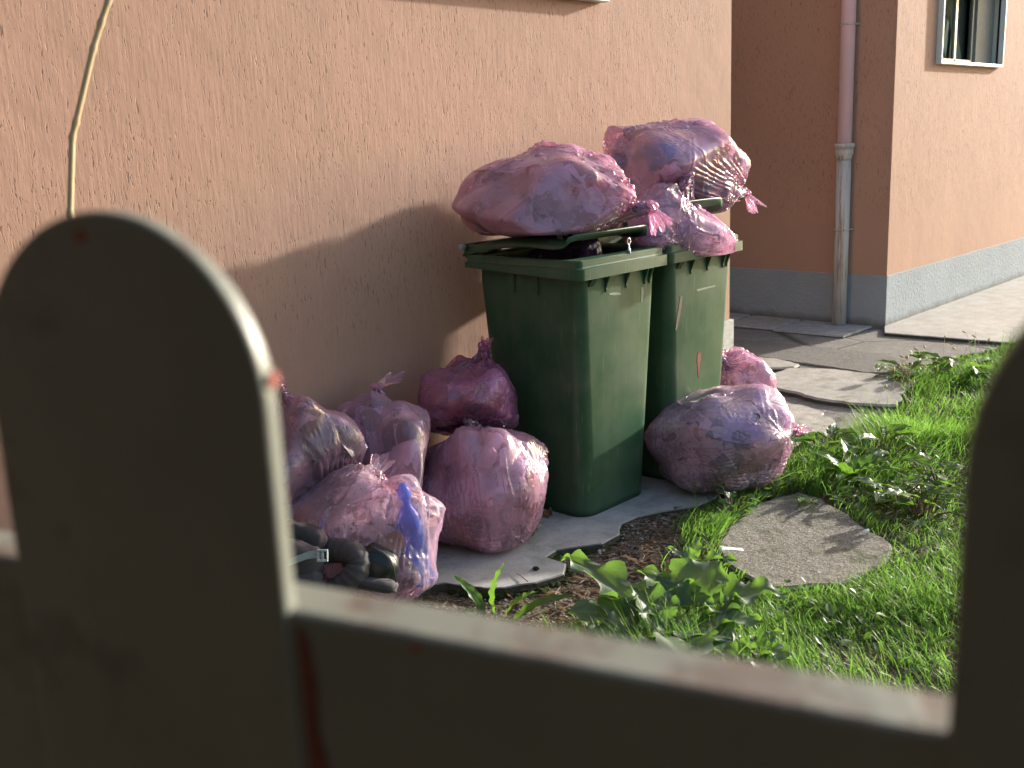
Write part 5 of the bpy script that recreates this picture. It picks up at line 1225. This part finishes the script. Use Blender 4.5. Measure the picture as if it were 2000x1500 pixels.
# single dry leaves, paper and twigs
M_dl = m_leaf('dry_leaf', (.30, .13, .05), (.24, .11, .05), None, .7, .3, True, (.5, .2, .06)); M_dl2 = m_leaf('pale_dry_leaf', (.42, .35, .26), (.36, .30, .22), None, .8, .2, True, (.4, .3, .2))
def lone(name, px, py, ang, L, w, mat, label, cat, z=.006, lift=.02, **kw):
    c = P3(px, py, z); d = np.array([math.cos(ang), math.sin(ang), 0]) * L / 2
    V, F, rn, ve = leaf(c - d, c + d + np.array([0, 0, lift]), w, None, seed=int(px), **kw); V = np.array(V); V[:, 2] = np.maximum(V[:, 2], z)
    o = fast_mesh(name, V - c, np.array(F), mat, None, True, {'rnd': rn, 'vein': ve}); o.location = tuple(c); tag(o, label, cat)
    so2 = o.modifiers.new('thick', 'SOLIDIFY'); so2.thickness = .0006
lone('dry_leaf', 1073, 1006, .4, .055, .022, M_dl, 'orange brown dry leaf curled against the near bin', 'leaf', lobes=.4, wave=.6, teeth=5, fold=.8)
lone('dry_leaf', 1045, 1010, 1.4, .05, .02, M_dl, 'brown dry leaf between the near bin and the standing pink bag', 'leaf', lobes=.4, wave=.5, teeth=5, fold=.6)
lone('dry_leaf', 1048, 1040, .2, .085, .014, M_dl2, 'pale beige dead leaf with ragged lobes on the concrete', 'leaf', lobes=.7, wave=.5, teeth=6, fold=.5)
lone('dry_leaf', 1318, 1002, -.9, .06, .010, M_dl, 'narrow reddish dry leaf on the soil under the concrete edge', 'leaf', z=-.02, lift=.03, wave=.3, fold=.5)
M_tis = m_plain('white_paper', (.72, .74, .74), .8, 0, .06)
P_, F_ = sheet(np.random.RandomState(3), .045, 8); P_ = P_ * (1, .55, .35); c = P3(1428, 1073, .02); P_[:, 2] -= P_[:, 2].min() + .004
w_ = -.9; P_ = P_ @ np.array([[math.cos(w_), math.sin(w_), 0], [-math.sin(w_), math.cos(w_), 0], [0, 0, 1]]); mb = MB(); mb.add(P_, F_); o = mb.build('paper_scrap', M_tis, smooth=True, loc=tuple(c)); tag(o, 'torn white paper scrap lying on the left end of the stone slab', 'paper'); q_ = o.modifiers.new('t', 'SOLIDIFY'); q_.thickness = .0006
P_, F_ = crumple(np.random.RandomState(6), .014); c = P3(1692, 1036, .02); mb = MB(); mb.add(P_ * (1, 1, .5), F_); o = mb.build('paper_scrap', M_tis, loc=tuple(c)); tag(o, 'tiny white scrap on the right end of the stone slab', 'paper')
P_, F_ = crumple(np.random.RandomState(7), .03); c = P3(1532, 803, .03); mb = MB(); mb.add(P_, F_); o = mb.build('paper_scrap', M_tis, loc=tuple(c)); tag(o, 'crumpled white tissue on the path right of the sunlit bag', 'paper')
M_tw = m_plain('twig', (.16, .11, .08), .8)
def twig(px, py, ang, L, lab):
    c = P3(px, py, .004); r = random.Random(px); pts = [((u - .5) * L * math.cos(ang) + r.uniform(-.004, .004), (u - .5) * L * math.sin(ang) + r.uniform(-.004, .004), .002 + r.uniform(0, .005)) for u in (0, .2, .4, .6, .8, 1)]
    mb = MB(); mb.tube(pts, [.0016, .002, .0018, .0018, .0014, .0008], 6); o = mb.build('twig', M_tw, smooth=True, loc=tuple(c)); tag(o, lab, 'twig')
twig(1045, 1026, .1 - .4, .13, 'thin dark twig on the concrete below the brown leaves')
twig(1020, 1128, 1.2, .10, 'forked-looking twig on the concrete above the dock plant')
twig(940, 1150, -.9, .07, 'short reddish twig beside the dock plant')
P_, F_ = crumple(np.random.RandomState(17), .010); c = P3(1022, 1047, .008); mb = MB(); mb.add(P_, F_); o = mb.build('pebble', M_peb, loc=tuple(c)); tag(o, 'single dark pebble on the concrete left of the pale dead leaf', 'pebble')
P_, F_ = crumple(np.random.RandomState(18), .012); c = P3(1047, 1110, .006); mb = MB(); mb.add(P_ * (1, 1, .6), F_); o = mb.build('pebble', M_moss, loc=tuple(c)); tag(o, 'mossy lump on the concrete above the dock plant', 'pebble')
